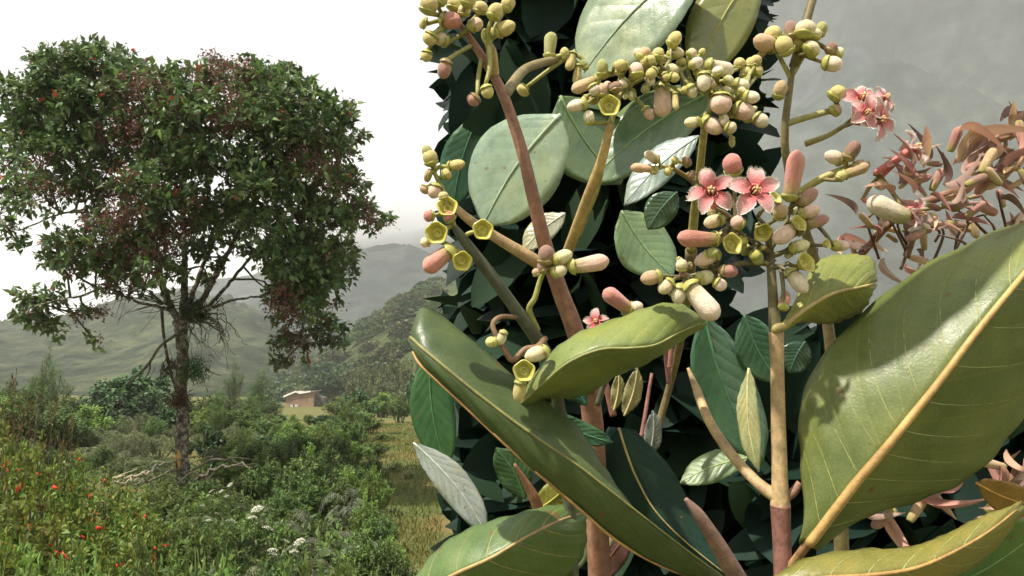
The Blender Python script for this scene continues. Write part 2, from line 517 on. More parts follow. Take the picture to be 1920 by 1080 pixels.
limb_defs = [  # polylines (px, py, depth offset), start and end radius
    ([(338, 605, 0), (318, 570, .1), (300, 520, .2), (292, 460, .1), (262, 390, .2), (225, 320, .4), (195, 270, .3), (150, 200, 0)], .10, .02),
    ([(340, 605, 0), (345, 560, .1), (346, 500, 0), (345, 430, .2), (340, 350, 0), (350, 270, .2), (360, 180, 0)], .11, .02),
    ([(345, 605, 0), (372, 575, -.2), (398, 530, -.3), (425, 480, -.2), (455, 420, -.3), (500, 350, -.5), (560, 270, -.4), (600, 220, 0)], .085, .015),
    ([(343, 600, 0), (358, 560, .4), (380, 500, .6), (405, 440, .5), (425, 370, .8), (450, 280, 1.0), (480, 190, .6)], .075, .015),
    ([(345, 600, 0), (385, 580, .3), (430, 530, .6), (480, 470, .9), (530, 420, .9), (600, 380, .6), (680, 395, .2)], .06, .012),
    ([(326, 585, .1), (300, 575, -.3), (255, 565, -.6), (200, 540, -.8), (150, 555, -.9), (80, 570, -.8), (50, 590, -.7)], .04, .01),
    ([(300, 520, .2), (250, 500, .5), (190, 480, .6), (130, 480, .4)], .035, .01),
    ([(225, 320, .4), (170, 312, .6), (110, 290, .5), (40, 250, .2)], .045, .012),
    ([(262, 390, .2), (200, 400, -.2), (120, 400, -.5), (40, 430, -.6), (10, 425, -.6)], .035, .008),
    ([(360, 590, -.1), (400, 575, -.5), (450, 560, -.8), (510, 560, -.9), (560, 590, -.9), (570, 640, -.8)], .04, .008),
    ([(500, 350, -.5), (550, 400, -.9), (580, 470, -1.0), (590, 540, -.9)], .035, .01),
    ([(350, 270, .2), (300, 220, -.4), (250, 170, -.6), (230, 130, -.4)], .04, .01),
    ([(345, 430, .2), (310, 380, -.8), (290, 320, -1.3), (310, 260, -1.5)], .04, .01),
    ([(405, 440, .5), (440, 400, -.4), (430, 340, -1.2), (430, 260, -1.6)], .04, .01),
    ([(600, 220, 0), (630, 260, .1), (650, 310, .1), (690, 360, 0)], .02, .006),
]
nodes = []
for pts, ra, rb in limb_defs:
    lp = catmull([TP(*q) for q in pts], 9 * len(pts))
    lp[3:] += rng.normal(size=lp[3:].shape) * 0.006
    t = Tubes(); t.add(lp, np.linspace(ra * .72, rb * .8, len(lp)) * (1 + .03 * rng.normal(size=len(lp))), 8)
    t.build('limb', M_bark, tree)
    nodes.append(lp[4:])
nodes = np.vstack(nodes)

blobs = [(60,190,55),(130,150,60),(200,140,55),(110,230,70),(30,240,38),(190,220,70),(250,180,50),(60,290,60),(18,310,30),(140,300,65),(20,370,32),(85,365,50),(230,280,60),
 (300,185,52),(370,165,50),(430,160,52),(300,265,70),(370,240,70),(440,240,70),(330,330,65),(400,320,65),(270,360,50),(195,370,55),(330,395,50),(245,425,45),
 (500,170,50),(560,195,48),(610,225,45),(500,250,70),(570,270,65),(625,295,48),(520,330,65),(590,350,60),(645,355,42),(485,370,45),(560,405,52),(620,420,50),(668,400,36),(700,418,24),(730,414,13),
 (560,470,48),(610,490,46),(640,472,30),(545,520,46),(600,545,46),(570,600,46),(618,618,30),(540,650,34),(575,648,32),(530,688,18),(638,645,16),(530,570,34),(645,510,22),(590,510,46),(555,560,44),
 (195,440,45),(140,465,42),(118,500,34),(180,510,38),(240,490,36),(100,560,22),(60,570,32),(80,603,24),(45,598,18),(108,620,15),(190,590,18),(178,640,13),(210,550,24),
 (300,450,42),(285,500,34),(250,470,40),(375,425,36),(420,395,38),(320,520,24),(215,480,40),(390,470,24),(440,445,28),(475,480,22),(500,430,38),(520,480,36),(350,470,28),(270,540,26),(385,530,14),(230,520,32),(460,410,36),(325,480,30),(410,500,14),(150,590,18),(20,430,22),(38,462,12),(90,120,26),(150,100,24),(230,112,20),(270,132,14),(400,112,18),(470,128,22),(540,142,20),(650,205,16),(675,260,14)]
tips = []; tdir = []; tsize = []
for bx_, by_, br in blobs:
    rx = (bx_ - 350) / 380.0; ry_ = (by_ - 330) / 300.0
    dep = 2.3 * math.sqrt(max(0.03, 1 - rx * rx - 0.5 * ry_ * ry_))
    copies = [(-1, 1.0), (0.9, 0.55)] if dep > 1.2 and br > 30 else [(rng.uniform(-.6, .6), 1.0)]
    for sgn, amt in copies:
        off = sgn * dep * rng.uniform(0.45, 0.9)
        c = TP(bx_, by_, off)
        R = br * TS
        n = int(amt * 0.0225 * br * br) + 3
        u = norm(rng.normal(size=(n, 3))); u[:, 2] = np.where(rng.random(n) < .65, np.abs(u[:, 2]), u[:, 2]); u = norm(u)
        rad = R * (0.45 + 0.62 * rng.random(n) ** 0.6)
        tips.append(c + u * rad[:, None] * np.array([1, 1.1, .85])); tdir.append(u)
        # a branch to the clump
        j = np.argmin(np.linalg.norm(nodes - c, axis=1)); a = nodes[j]
        if np.linalg.norm(a - c) > 0.12:
            mid = (a + c) / 2 + rng.normal(size=3) * 0.10 + np.array([0, 0, .06])
            lp = catmull([a, mid, c], 9)
            t = Tubes(); t.add(lp, [.022, .008], 5)
            for k in range(min(n, 16)):
                e = tips[-1][k]; m2 = (c + e) / 2 + rng.normal(size=3) * 0.05
                t.add(catmull([lp[rng.integers(4, 9)], m2, e], 6), [.007, .0035], 4, cap=False)
            t.build('branch', M_twig, tree)
tips = np.vstack(tips); tdir = np.vstack(tdir)
nt_ = len(tips)
LV = []; LF = []; LC = []; nv_ = 0
front_leaves = []
kindr = rng.random(nt_)
# reddish seed-cluster zones on the crown
zx = (tips[:, 0] / tips[:, 1]) * FPX * CA + 960; zz = tips[:, 2]
redzone = fbm(zx / 70.0, zz * 1.2, 2, 31)
for grp in ('leaf', 'seed'):
    sel = np.where((kindr < 0.97 - 0.62 * (redzone > 0.44)) if grp == 'leaf' else (kindr >= 0.97 - 0.62 * (redzone > 0.44)))[0]
    k = 9 if grp == 'leaf' else 16
    b = np.repeat(tips[sel], k, 0); u = np.repeat(tdir[sel], k, 0); m = len(b)
    if grp == 'leaf':
        d = norm(u * 0.7 + norm(rng.normal(size=(m, 3))) * 1.0 + np.array([0, 0, -0.15]))
        b = b + rng.normal(size=(m, 3)) * 0.035
        L = rng.uniform(.09, .175, m); Wd = L * rng.uniform(.44, .58, m)
        nr = norm(np.array([0, 0, 1.0]) + 0.6 * rng.normal(size=(m, 3)))
        v, f = cards(b, d, nr, L, Wd, 0.10, 0.14)
        tone = np.repeat(rng.uniform(.65, 1.2, len(sel)), k) * rng.uniform(.8, 1.2, m)
        c = np.stack([tone * rng.uniform(.8, 1.15, m), tone, tone * rng.uniform(.75, 1.3, m)], 1)
        young = rng.random(m) < .10; c[young] *= np.array([1.45, 1.5, 1.1])
        old = rng.random(m) < .007; c[old] = np.array([3.2, .30, .5])
        fr = np.where((b[:, 1] < TD - 1.0))[0]
        pick = rng.choice(fr, 300, replace=False)
        for i in pick: front_leaves.append((b[i], d[i], nr[i], L[i] * 1.05))
        keep = np.ones(m, bool); keep[pick] = False
        v = v.reshape(m, 5, 3)[keep].reshape(-1, 3); f = f[:keep.sum() * 4]; c = c[keep]
    else:
        d = norm(norm(rng.normal(size=(m, 3))) + np.array([0, 0, -.35]))
        b = b + rng.normal(size=(m, 3)) * 0.055
        L = rng.uniform(.035, .08, m); Wd = L * .5
        v, f = cards(b, d, norm(rng.normal(size=(m, 3))), L, Wd, .1, .05)
        tone = rng.uniform(.7, 1.4, m)
        c = np.stack([tone * 1.5, tone * .42, tone * .95], 1)
    LV.append(v); LF.append(f + nv_); LC.append(np.repeat(c, 5, 0)); nv_ += len(v)
org = np.array(tree_base)
crown = link('crown', mk_mesh('crown', np.vstack(LV) - org, np.vstack(LF), M_crown, smooth=False, colr=np.vstack(LC)), tree)
crown['kind'] = 'stuff'

def leaf_template(name, mat, n=7, wmax=0.46, fold=.10, droop=.14, colr=(1, 1, 1), power=.8):
    """unit-length leaf along +Y, upper face +Z"""
    v = []; f = []
    for i in range(n):
        t = i / (n - 1); w = 0.5 * wmax * (math.sin(math.pi * min(1, max(0.0, t * .93 + .035))) ** power)
        if i in (0, n - 1): w = 0.012
        z = -droop * t * t
        v += [(-w, t, z + fold * w * 2), (0, t, z), (w, t, z + fold * w * 2)]
        if i:
            a = (i - 1) * 3
            f += [(a, a + 1, a + 4, a + 3), (a + 1, a + 2, a + 5, a + 4)]
    return mk_mesh(name, v, f, mat, colr=colr)

def frame(y, z):
    y = Vector(y).normalized(); z = Vector(z); x = y.cross(z)
    if x.length < 1e-6: x = y.orthogonal()
    x.normalize(); z = x.cross(y)
    return Matrix((x, y, z)).transposed()

crown_leaf = [leaf_template('leaf', M_crown, colr=c) for c in ((.9, 1.0, .9), (1.2, 1.3, 1.0), (.75, .8, .9))]
for i, (b, d, nr, L) in enumerate(front_leaves):
    o = link('leaf', crown_leaf[i % 3], tree)
    o.matrix_local = Matrix.Translation(Vector(b - org)) @ frame(d, nr).to_4x4() @ Matrix.Scale(L, 4)

# epiphytes, dead branches, hanging roots and patches on the trunk
def tuft(parent_name, label, cx, cy, off, n, L, Wd, mat, tone, spread=1.0, up=.5, cat='epiphyte', jitter=.06):
    c = TP(cx, cy, off)
    d = norm(norm(rng.normal(size=(n, 3))) * spread + np.array([0, 0, up]))
    b = c + rng.normal(size=(n, 3)) * jitter
    v, f = cards(b, d, norm(rng.normal(size=(n, 3))), L * rng.uniform(.6, 1.2, n), Wd, .1, .2)
    cc = np.outer(rng.uniform(.6, 1.3, n), tone)
    o = link(parent_name, mk_mesh(parent_name, v - c, f, mat, smooth=False, colr=np.repeat(cc, 5, 0)), None, c)
    tag(o, label, cat, kind='stuff' if parent_name == 'moss_clump' else None)
tuft('bromeliad', 'dark spiky epiphyte tuft sitting in the fork of the tree', 366, 588, -.15, 300, .20, .022, M_darkshrub, (.8, .8, .7), 1, .7, jitter=.09)
tuft('bromeliad', 'yellowish epiphyte high on the left limb of the tree', 218, 312, -.5, 90, .24, .03, M_bright, (1.1, .85, .4), 1, .6)
tuft('moss_clump', 'dark moss clump hanging on the trunk below the fork', 366, 690, -.08, 420, .14, .02, M_darkshrub, (.9, .9, .7), 1, -.5, jitter=.11)
tuft('moss_clump', 'rusty dry moss collar around the middle of the trunk', 335, 748, -.12, 300, .12, .02, M_rust, (.55, .5, .5), 1, -.3, jitter=.08)
tuft('moss_clump', 'brown root moss hanging beside the upper trunk', 322, 680, .1, 160, .2, .014, M_rust, (.5, .55, .5), .6, -1, jitter=.09)
dead = Tubes()
dead.add(catmull([TP(330, 628, -.1), TP(312, 640, -.2), TP(298, 652, -.3), TP(280, 680, -.4), TP(262, 700, -.4), TP(236, 722, -.4)], 24), [.028, .022, .026, .012], 7)
dead.add(catmull([TP(282, 678, -.4), TP(278, 700, -.4), TP(262, 716, -.45)], 10), [.016, .006], 6)
dead.build('dead_branch', M_twig, tree)
hang = Tubes()
for i in range(24):
    x = rng.uniform(345, 425); y = rng.uniform(560, 620); ln = rng.uniform(30, 110)
    o_ = rng.uniform(-.5, .3); dx = rng.uniform(-22, 40)
    crv = catmull([TP(348 + (x - 348) * .3, 598, o_ * .3), TP(x, y, o_), TP(x + dx * .5 + rng.uniform(-9, 9), y + ln * .35, o_), TP(x + dx + rng.uniform(-12, 12), y + ln * .8, o_ + rng.uniform(-.2, .2))], 14); crv[2:] += rng.normal(size=crv[2:].shape) * .018
    hang.add(crv, [.012, .004], 5)
    hang.add(catmull([crv[8], crv[8] + rng.normal(size=3) * .08, crv[8] + rng.normal(size=3) * .2], 6), [.006, .003], 4)
for i in range(16):
    x = rng.uniform(150, 330); y = rng.uniform(540, 590); o_ = rng.uniform(-.8, 0)
    hang.add(catmull([TP(310, 570, o_ * .2), TP(x + 30, y - 8, o_), TP(x, y, o_), TP(x - rng.uniform(10, 50), y + rng.uniform(-10, 60), o_)], 12), [.010, .003], 5)
hang.build('hanging_twigs', M_twig, tree)
side = Tubes()
side.add(catmull([TP(303, 575, .3), TP(306, 620, .3), TP(312, 660, .25), TP(322, 705, .12), TP(332, 740, .05)], 24), [.03, .026, .022], 8)
side.build('side_stem', M_bark, tree)
def patch(cx, cy, w, h, mat, name):
    """irregular crust wrapped on the trunk's front"""
    v = []; f = []; n = 10
    for i in range(n):
        for j in range(n):
            u = (i / (n - 1) - .5); q = (j / (n - 1) - .5)
            k = 1 - .35 * (abs(u) * 2) ** 2 - .15 * math.sin(i * 2.1 + j)
            x = cx + u * w * (1 - 1.2 * q * q) ; y = cy + q * h * (1 - 1.0 * u * u)
            a = (x - 341) / 12.5; a = max(-.98, min(.98, a))
            v.append(TP(x, y, -.132 * math.sqrt(1 - a * a) - .006 * k) - org)
    for i in range(n - 1):
        for j in range(n - 1): a = i * n + j; f.append((a, a + n, a + n + 1, a + 1))
    link(name, mk_mesh(name, v, f, mat), tree)
patch(334, 862, 11, 38, mat_plain('orange_lichen', (.34, .20, .05), .9, 30, .5), 'lichen_patch')
patch(331, 829, 6, 14, mat_plain('pale_lichen', (.5, .5, .48), .9, 30, .3), 'lichen_patch')

# ------------------------------------------------------------------ shrub templates (unit height)
def bush_parts(seed, shoots, per, leaf, wid, mat, spread=.5, tilt=.8, t0=.25, droop=.15, updir=.5, curl=.0, tone=(1, 1, 1), tipcol=None, stemcol=(.09, .075, .045), sub=3):
    r = np.random.default_rng(seed)
    st = Tubes(); B = []; D = []; C = []; Ls = []
    tipsl = []
    for s in range(shoots):
        a = r.uniform(0, 2 * math.pi); k = r.random() ** .6
        h = (1 - .42 * k * k) * r.uniform(.72, 1.0)
        ex = spread * k * tilt
        p0 = np.array([math.cos(a), math.sin(a), 0]) * spread * .28 * k
        p2 = np.array([math.cos(a) * ex, math.sin(a) * ex, h]) + r.normal(size=3) * .03
        p1 = p0 * .5 + p2 * .5 + np.array([0, 0, .10 + curl * .3]) + r.normal(size=3) * .04
        if curl: p2[2] -= curl * k * .45
        crv = catmull([p0, p1, p2], 10)
        if s % sub == 0: st.add(crv, [.012, .004], 4, cap=False)
        t = t0 + (1 - t0) * r.random(per) ** .85
        ii = np.clip((t * 9), 0, 8.99); i0 = ii.astype(int); fr = (ii - i0)[:, None]
        b = crv[i0] * (1 - fr) + crv[i0 + 1] * fr
        ax = norm(crv[i0 + 1] - crv[i0])
        d = norm(norm(r.normal(size=(per, 3))) + ax * updir)
        side = (1.15 - t)[:, None] * .16
        b = b + d * side * r.uniform(.1, 1, (per, 1)) * .6
        tn = r.uniform(.7, 1.25, per) * r.uniform(.85, 1.12)
        c = np.outer(tn, tone) * np.stack([r.uniform(.85, 1.15, per), np.ones(per), r.uniform(.7, 1.3, per)], 1)
        c = c * (0.85 + .5 * (t[:, None] > .85))
        if tipcol is not None:
            q = (t > .82) & (r.random(per) < .7); c[q] = np.outer(tn[q], tipcol)
        B.append(b); D.append(d); C.append(c); Ls.append(leaf * r.uniform(.6, 1.25, per)); tipsl.append(crv[-1])
    B = np.vstack(B); D = np.vstack(D); C = np.vstack(C); Ls = np.concatenate(Ls)
    v, f = cards(B, D, norm(np.array([0, 0, 1.]) + .7 * r.normal(size=(len(B), 3))), Ls, Ls * wid, .1, droop)
    return st, mk_mesh('foliage', v, f, mat, smooth=False, colr=np.repeat(C, 5, 0)), np.array(tipsl)

def template(name, seed, *a, **kw):
    st, fo, tp_ = bush_parts(seed, *a, **kw)
    r = empty(name)
    st.build('stems', M_twig, r)
    link('foliage', fo, r)
    return r, tp_

def fern_template(name, seed, fronds, mat, arch=.6, tone=(1, 1, 1)):
    r = np.random.default_rng(seed); root = empty(name); st = Tubes(); B = []; D = []; L = []; C = []
    for s in range(fronds):
        a = r.uniform(0, 2 * math.pi); ln = r.uniform(.6, 1.0); el = r.uniform(.35, 1.1)
        dirh = np.array([math.cos(a), math.sin(a), 0])
        p = [np.zeros(3), dirh * ln * .35 * math.cos(el) + np.array([0, 0, ln * .7 * math.sin(el) + .15]), dirh * ln * (.75) + np.array([0, 0, ln * math.sin(el) * .75 + .1]), dirh * ln * 1.1 + np.array([0, 0, ln * math.sin(el) * (.8 - arch) + .05])]
        crv = catmull(p, 30); st.add(crv[::3], [.008, .003], 4, cap=False)
        sd = np.cross(dirh, [0, 0, 1.])
        tn = r.uniform(.75, 1.2)
        for i in range(8, 30):
            t = (i - 8) / 22.0; w = .26 * (1 - t) ** .8 + .02
            for sgn in (-1, 1):
                tg = crv[min(i + 1, 29)] - crv[i - 1]; tg = tg / np.linalg.norm(tg)
                dd = sd * sgn + tg * .45 - np.array([0, 0, .18])
                B.append(crv[i]); D.append(dd); L.append(w); C.append(tn * r.uniform(.8, 1.2))
                # pinnules along the pinna
                dn = dd / np.linalg.norm(dd)
                for q in (.3, .55, .8):
                    for s2 in (-1, 1):
                        B.append(crv[i] + dn * w * q); D.append(tg * s2 + dn * .6); L.append(w * .30 * (1.2 - q)); C.append(tn * r.uniform(.8, 1.25))
    B = np.array(B); D = np.array(D); L = np.array(L); C = np.array(C)
    v, f = cards(B, D, np.tile([0, 0, 1.], (len(B), 1)) + .25 * r.normal(size=(len(B), 3)), L, np.maximum(L * .22, .012), .1, .15)
    st.build('stems', M_twig, root)
    link('foliage', mk_mesh('foliage', v, f, mat, smooth=False, colr=np.repeat(np.outer(C, tone), 5, 0)), root)
    return root, None

def grass_template(name, seed, blades, mat, wid=.03, lean=.7, tone=(1, 1, 1)):
    r = np.random.default_rng(seed); root = empty(name)
    V = []; F = []; C = []; n = 0
    for s in range(blades):
        a = r.uniform(0, 2 * math.pi); ln = r.uniform(.6, 1.1); le = lean * r.random()
        dh = np.array([math.cos(a), math.sin(a), 0]); sd = np.array([-dh[1], dh[0], 0])
        b = r.normal(size=3) * np.array([.06, .06, 0])
        pts = [b, b + dh * le * ln * .3 + [0, 0, ln * .5], b + dh * le * ln * .75 + [0, 0, ln * (.85 - .2 * le)], b + dh * le * ln * 1.2 + [0, 0, ln * (.95 - .6 * le)]]
        crv = catmull(pts, 6); tn = r.uniform(.7, 1.3)
        for i in range(6):
            w = wid * (1 - (i / 5.0) ** 2) * .5 + .001
            V += [crv[i] - sd * w, crv[i] + sd * w]; C += [tn, tn]
            if i: q = n + 2 * (i - 1); F.append((q, q + 1, q + 3, q + 2))
        n += 12
    link('blades', mk_mesh('blades', np.array(V), np.array(F), mat, smooth=True, colr=np.outer(C, tone)), root)
    return root, None

T = {}
T['fine'] = [template('bush', s, 46, 95, .055, .38, M_shrub, .42, 1.0) for s in (11, 12, 13)]
T['bright'] = [template('bush', s, 44, 90, .06, .40, M_bright, .42, 1.0) for s in (21, 22)]
T['broad'] = [template('bush', s, 34, 60, .11, .50, M_darkshrub, .55, 1.0, updir=.2, droop=.2) for s in (31, 32)]
T['olive'] = [template('scrub_tree', s, 40, 90, .05, .35, M_olive, .5, 1.05) for s in (41, 42)]
T['feather'] = [template('slender_bush', s, 30, 110, .05, .16, M_shrub, .26, 1.0, t0=.12, updir=1.1) for s in (51, 52)]
T['pale'] = [template('bush', s, 44, 110, .055, .2, M_fern, .5, 1.1, t0=.2, updir=.6, curl=.5) for s in (61,)]
T['weed'] = [template('flowering_weed', s, 30, 64, .062, .42, M_bright, .36, 1.0, t0=.12, tone=(.95, 1.0, .8), tipcol=(1.1, .85, .6)) for s in (71, 72, 73)]
T['herb'] = [template('herb', s, 26, 60, .085, .34, M_shrub, .42, 1.0, t0=.1, tone=(1.15, 1.1, .9)) for s in (81, 82, 83)]
T['fern'] = [fern_template('fern', s, 13, M_fern) for s in (91, 92)]
T['gfern'] = [fern_template('fern', s, 13, M_greyfern, .75) for s in (95, 96)]
T['grass'] = [grass_template('grass_tuft', s, 70, M_grass, .045) for s in (101, 102)]
T['umbel'] = [template('white_flowered_herb', s, 20, 60, .075, .32, M_shrub, .36, 1.0, t0=.1) for s in (111, 112)]
T['tree'] = [template('round_tree', s, 60, 110, .06, .5, M_darkshrub, .55, 1.0, t0=.3) for s in (121,)]
T['rust'] = [template('rusty_weed', s, 18, 46, .05, .36, M_olive, .25, 1.0, t0=.2, tone=(1, .95, .7), tipcol=(1.35, .75, .55)) for s in (131, 132)]

# red tubular flowers on the weeds, white flat heads on the herbs
def red_flower_mesh():
    t = Tubes(); t.add([(0, 0, 0), (.0, .0, .5), (0.02, 0, 1)], [.05, .11, .17], 6)
    v = np.vstack(t.v); f = [q[:3] if q[2] == q[3] else q for q in t.f]
    return mk_mesh('red_flower', [tuple(q) for q in v], f, M_petal_red)
RF = red_flower_mesh()
for (r_, tp_), sd in zip(T['weed'], (1, 2, 3)):
    rr_ = np.random.default_rng(sd)
    for i in range(12):
        c = tp_[rr_.integers(len(tp_))] * np.array([1, 1, rr_.uniform(.75, 1.0)])
        o = link('red_flower', RF, r_)
        q = Quaternion((rr_.normal(), rr_.normal(), .3), rr_.uniform(1.2, 2.9))
        o.matrix_local = Matrix.Translation(Vector(c)) @ q.to_matrix().to_4x4() @ Matrix.Scale(.075, 4)
def umbel_mesh(seed):
    r = np.random.default_rng(seed); n = 130
    a = r.uniform(0, 2 * math.pi, n); k = np.sqrt(r.random(n))
    b = np.stack([np.cos(a) * k * .5, np.sin(a) * k * .5, .16 * (1 - k * k) + r.normal(size=n) * .02], 1)
    v, f = cards(b - np.array([.04, 0, 0]), norm(r.normal(size=(n, 3)) * [1, 1, .3]), np.tile([0, 0, 1.], (n, 1)), .11, .09, .1, .1)
    s = Tubes()
    for i in range(9): s.add([(0, 0, -.55), b[i] - [0, 0, .02]], [.012, .008], 4, cap=False)
    sv = np.vstack(s.v)
    me = mk_mesh('flower_head', [tuple(q) for q in np.vstack([v, sv])], [tuple(q) for q in f] + [tuple(np.array(q) + len(v)) for q in s.f], [M_white, M_grass], smooth=False, fmat=[0] * len(f) + [1] * len(s.f))
    return me
UM = [umbel_mesh(1), umbel_mesh(2)]
for (r_, tp_), sd in zip(T['umbel'], (4, 5)):
    rr_ = np.random.default_rng(sd)
    order = np.argsort(-tp_[:, 2])
    for i in range(3):
        c = tp_[order[i]] + np.array([0, 0, .05])
        o = link('flower_head', UM[i % 2], r_)
        o.matrix_local = Matrix.Translation(Vector(c)) @ Matrix.Rotation(rr_.uniform(-.4, .4), 4, 'X') @ Matrix.Scale(rr_.uniform(.10, .17), 4)

LAB = {
 'fine': ('dense fine leaved green bush', 'bush', 'green bushes'),
 'bright': ('bright yellow green leafy bush', 'bush', 'bright bushes'),
 'broad': ('dark broad leaved bush', 'bush', 'dark bushes'),
 'olive': ('grey olive scrub tree', 'tree', 'olive scrub trees'),
 'feather': ('slender upright feathery bush', 'bush', 'feathery bushes'),
 'pale': ('pale arching feathery bush', 'bush', 'pale bushes'),
 'weed': ('tall yellow green weed with red tubular flowers', 'weed', 'red flowered weeds'),
 'herb': ('low leafy green herb', 'herb', 'leafy herbs'),
 'fern': ('light green arching fern', 'fern', 'green ferns'),
 'gfern': ('dull grey green fern with drooping fronds', 'fern', 'grey ferns'),
 'grass': ('tuft of long light green grass blades', 'grass tuft', 'grass tufts'),
 'umbel': ('leafy herb topped with flat white flower heads', 'herb', 'white flowered herbs'),
 'tree': ('round dark green tree', 'tree', 'round dark trees'),
 'rust': ('sparse weed with rusty brown seed tips', 'weed', 'rusty weeds'),
}
used = {}
cnt = {}
def plant(kind, x, d, ytop, wpx=None, rot=None, sink=.04, zoff=None):
    L_ = T[kind]; i = cnt.get(kind, 0); cnt[kind] = i + 1
    key = (kind, i % len(L_)); src = L_[i % len(L_)][0]
    if key in used: o = copy_tree(src)
    else: o = src; used[key] = 1
    p = P(x, HORIZ, d); X, Y = p.x, p.y
    zb = gz(X, Y) - sink if zoff is None else zoff
    zt = pix_at_ydist(x, ytop, Y).z
    h = max(.12, zt - zb)
    w = h if wpx is None else wpx * d / FPX / (2 * {'fine': .5, 'bright': .5, 'broad': .6, 'olive': .6, 'feather': .33, 'pale': .7, 'weed': .45, 'herb': .5, 'fern': 1.0, 'gfern': 1.0, 'grass': .6, 'umbel': .45, 'tree': .6, 'rust': .3}[kind])
    o.location = (X, Y, zb); o.scale = (w, w, h)
    o.rotation_euler = (0, 0, rot if rot is not None else random.uniform(0, 6.28))
    la, ca, gr = LAB[kind]
    if d > 62: zn = 'up by the stone house'
    elif d > 32 and x > 450: zn = 'on the flat below the stone house'
    elif d > 32: zn = 'far behind the trunk near the dark thicket'
    elif d > 15.5 and x > 450: zn = 'behind the big bushes right of the trunk'
    elif d > 15.5: zn = 'close behind the trunk'
    elif 230 < x < 440 and d > 7.5: zn = 'at the foot of the trunk'
    elif x >= 440 and d > 7.5: zn = 'beside the open dry slope'
    elif x <= 230: zn = 'in the red flowered patch'
    elif x > 560: zn = 'in front of the grey ferns'
    else: zn = 'in front of the fallen branches'
    tag(o, la + ' ' + zn, ca, gr + ' ' + zn)
    return o

# --- behind the tree, far to near
for x, d, yt, w in [(690, 95, 668, 90), (740, 92, 652, 110), (780, 85, 664, 100), (715, 82, 705, 110), (765, 78, 730, 110), (670, 100, 690, 70), (700, 70, 745, 100), (760, 66, 760, 90)]:
    plant('olive', x, d, yt, w)
plant('tree', 612, 136, 693, 74); plant('tree', 655, 140, 690, 40)
for x, d, yt, w in [(250, 42, 690, 160), (205, 46, 705, 110), (300, 46, 700, 110), (285, 38, 730, 100), (225, 36, 742, 110), (335, 44, 740, 80), (790, 70, 690, 70)]:
    plant('broad', x, d, yt, w)
for x, d, yt, w in [(86, 36, 648, 66), (70, 33, 690, 60), (110, 38, 690, 60), (488, 48, 684, 60), (470, 44, 730, 60), (510, 46, 745, 60), (440, 58, 668, 44), (30, 36, 700, 70)]:
    plant('feather', x, d, yt, w)
for x, d, yt, w in [(130, 34, 738, 110), (40, 28, 740, 120), (165, 30, 760, 110), (5, 30, 720, 110), (90, 28, 765, 110), (400, 44, 735, 100), (380, 38, 770, 90), (430, 40, 765, 100), (540, 40, 800, 100), (500, 38, 790, 90), (350, 50, 760, 90)]:
    plant('fine', x, d, yt, w)
for x, d, yt, w in [(640, 60, 742, 90), (605, 52, 786, 90), (650, 44, 778, 110), (560, 56, 786, 100), (690, 40, 790, 80), (520, 70, 776, 60), (625, 40, 800, 110), (455, 36, 790, 90)]:
    plant('bright', x, d, yt, w)
for x, d, yt, w in [(60, 22, 805, 150), (130, 23, 800, 150), (190, 22, 795, 150), (250, 21, 803, 150), (305, 21, 812, 120), (160, 17, 838, 150), (235, 17, 842, 140), (90, 17, 840, 140), (300, 17, 850, 110), (400, 22, 800, 120), (440, 20, 785, 120), (480, 21, 800, 110), (420, 17, 830, 110)]:
    plant('pale', x, d, yt, w)
rf = random.Random(17)
for d in (66, 56, 47, 40, 34, 29, 25, 21.5, 18.5, 16):
    for k in range(15):
        x = -40 + k * 55 + rf.uniform(-22, 22)
        if x > 690 and d < 42: continue
        if x > 780: continue
        yt = {66: 764, 56: 768, 47: 774, 40: 780, 34: 788, 29: 797, 25: 806, 21.5: 818, 18.5: 836, 16: 862}[d] + rf.uniform(-34, 12)
        if 300 < x < 390 and d < 20: continue
        kd = rf.choice(['pale', 'pale', 'fine', 'fern'] if x < 340 else ['fine', 'bright', 'fine', 'feather', 'broad'])
        if x > 380: yt -= 14
        if 500 < x < 640: yt = max(yt, 776 if d > 30 else 790)
        plant(kd, x, d, yt, rf.uniform(80, 130) if kd in ('pale', 'fern') else (None if rf.random() < .7 else rf.uniform(60, 90)))
for kd, x, d, yt, w in [('fine', 20, 20, 728, 150), ('fine', 105, 21, 752, 150), ('bright', 165, 24, 756, 130), ('fine', 60, 26, 716, 120), ('bright', 10, 24, 745, 120), ('feather', 410, 24, 728, 70), ('fine', 440, 25, 752, 110), ('bright', 395, 26, 762, 100), ('feather', 478, 26, 742, 70), ('fine', 500, 24, 778, 100),
                        ('fine', 660, 26, 762, 110), ('bright', 690, 30, 775, 80), ('fine', 640, 22, 790, 110), ('bright', 600, 24, 797, 100), ('feather', 655, 24, 745, 70), ('fine', 540, 18, 806, 110), ('bright', 460, 17, 806, 100), ('broad', 180, 27, 742, 110), ('broad', 320, 30, 758, 90)]:
    plant(kd, x, d, yt, w)
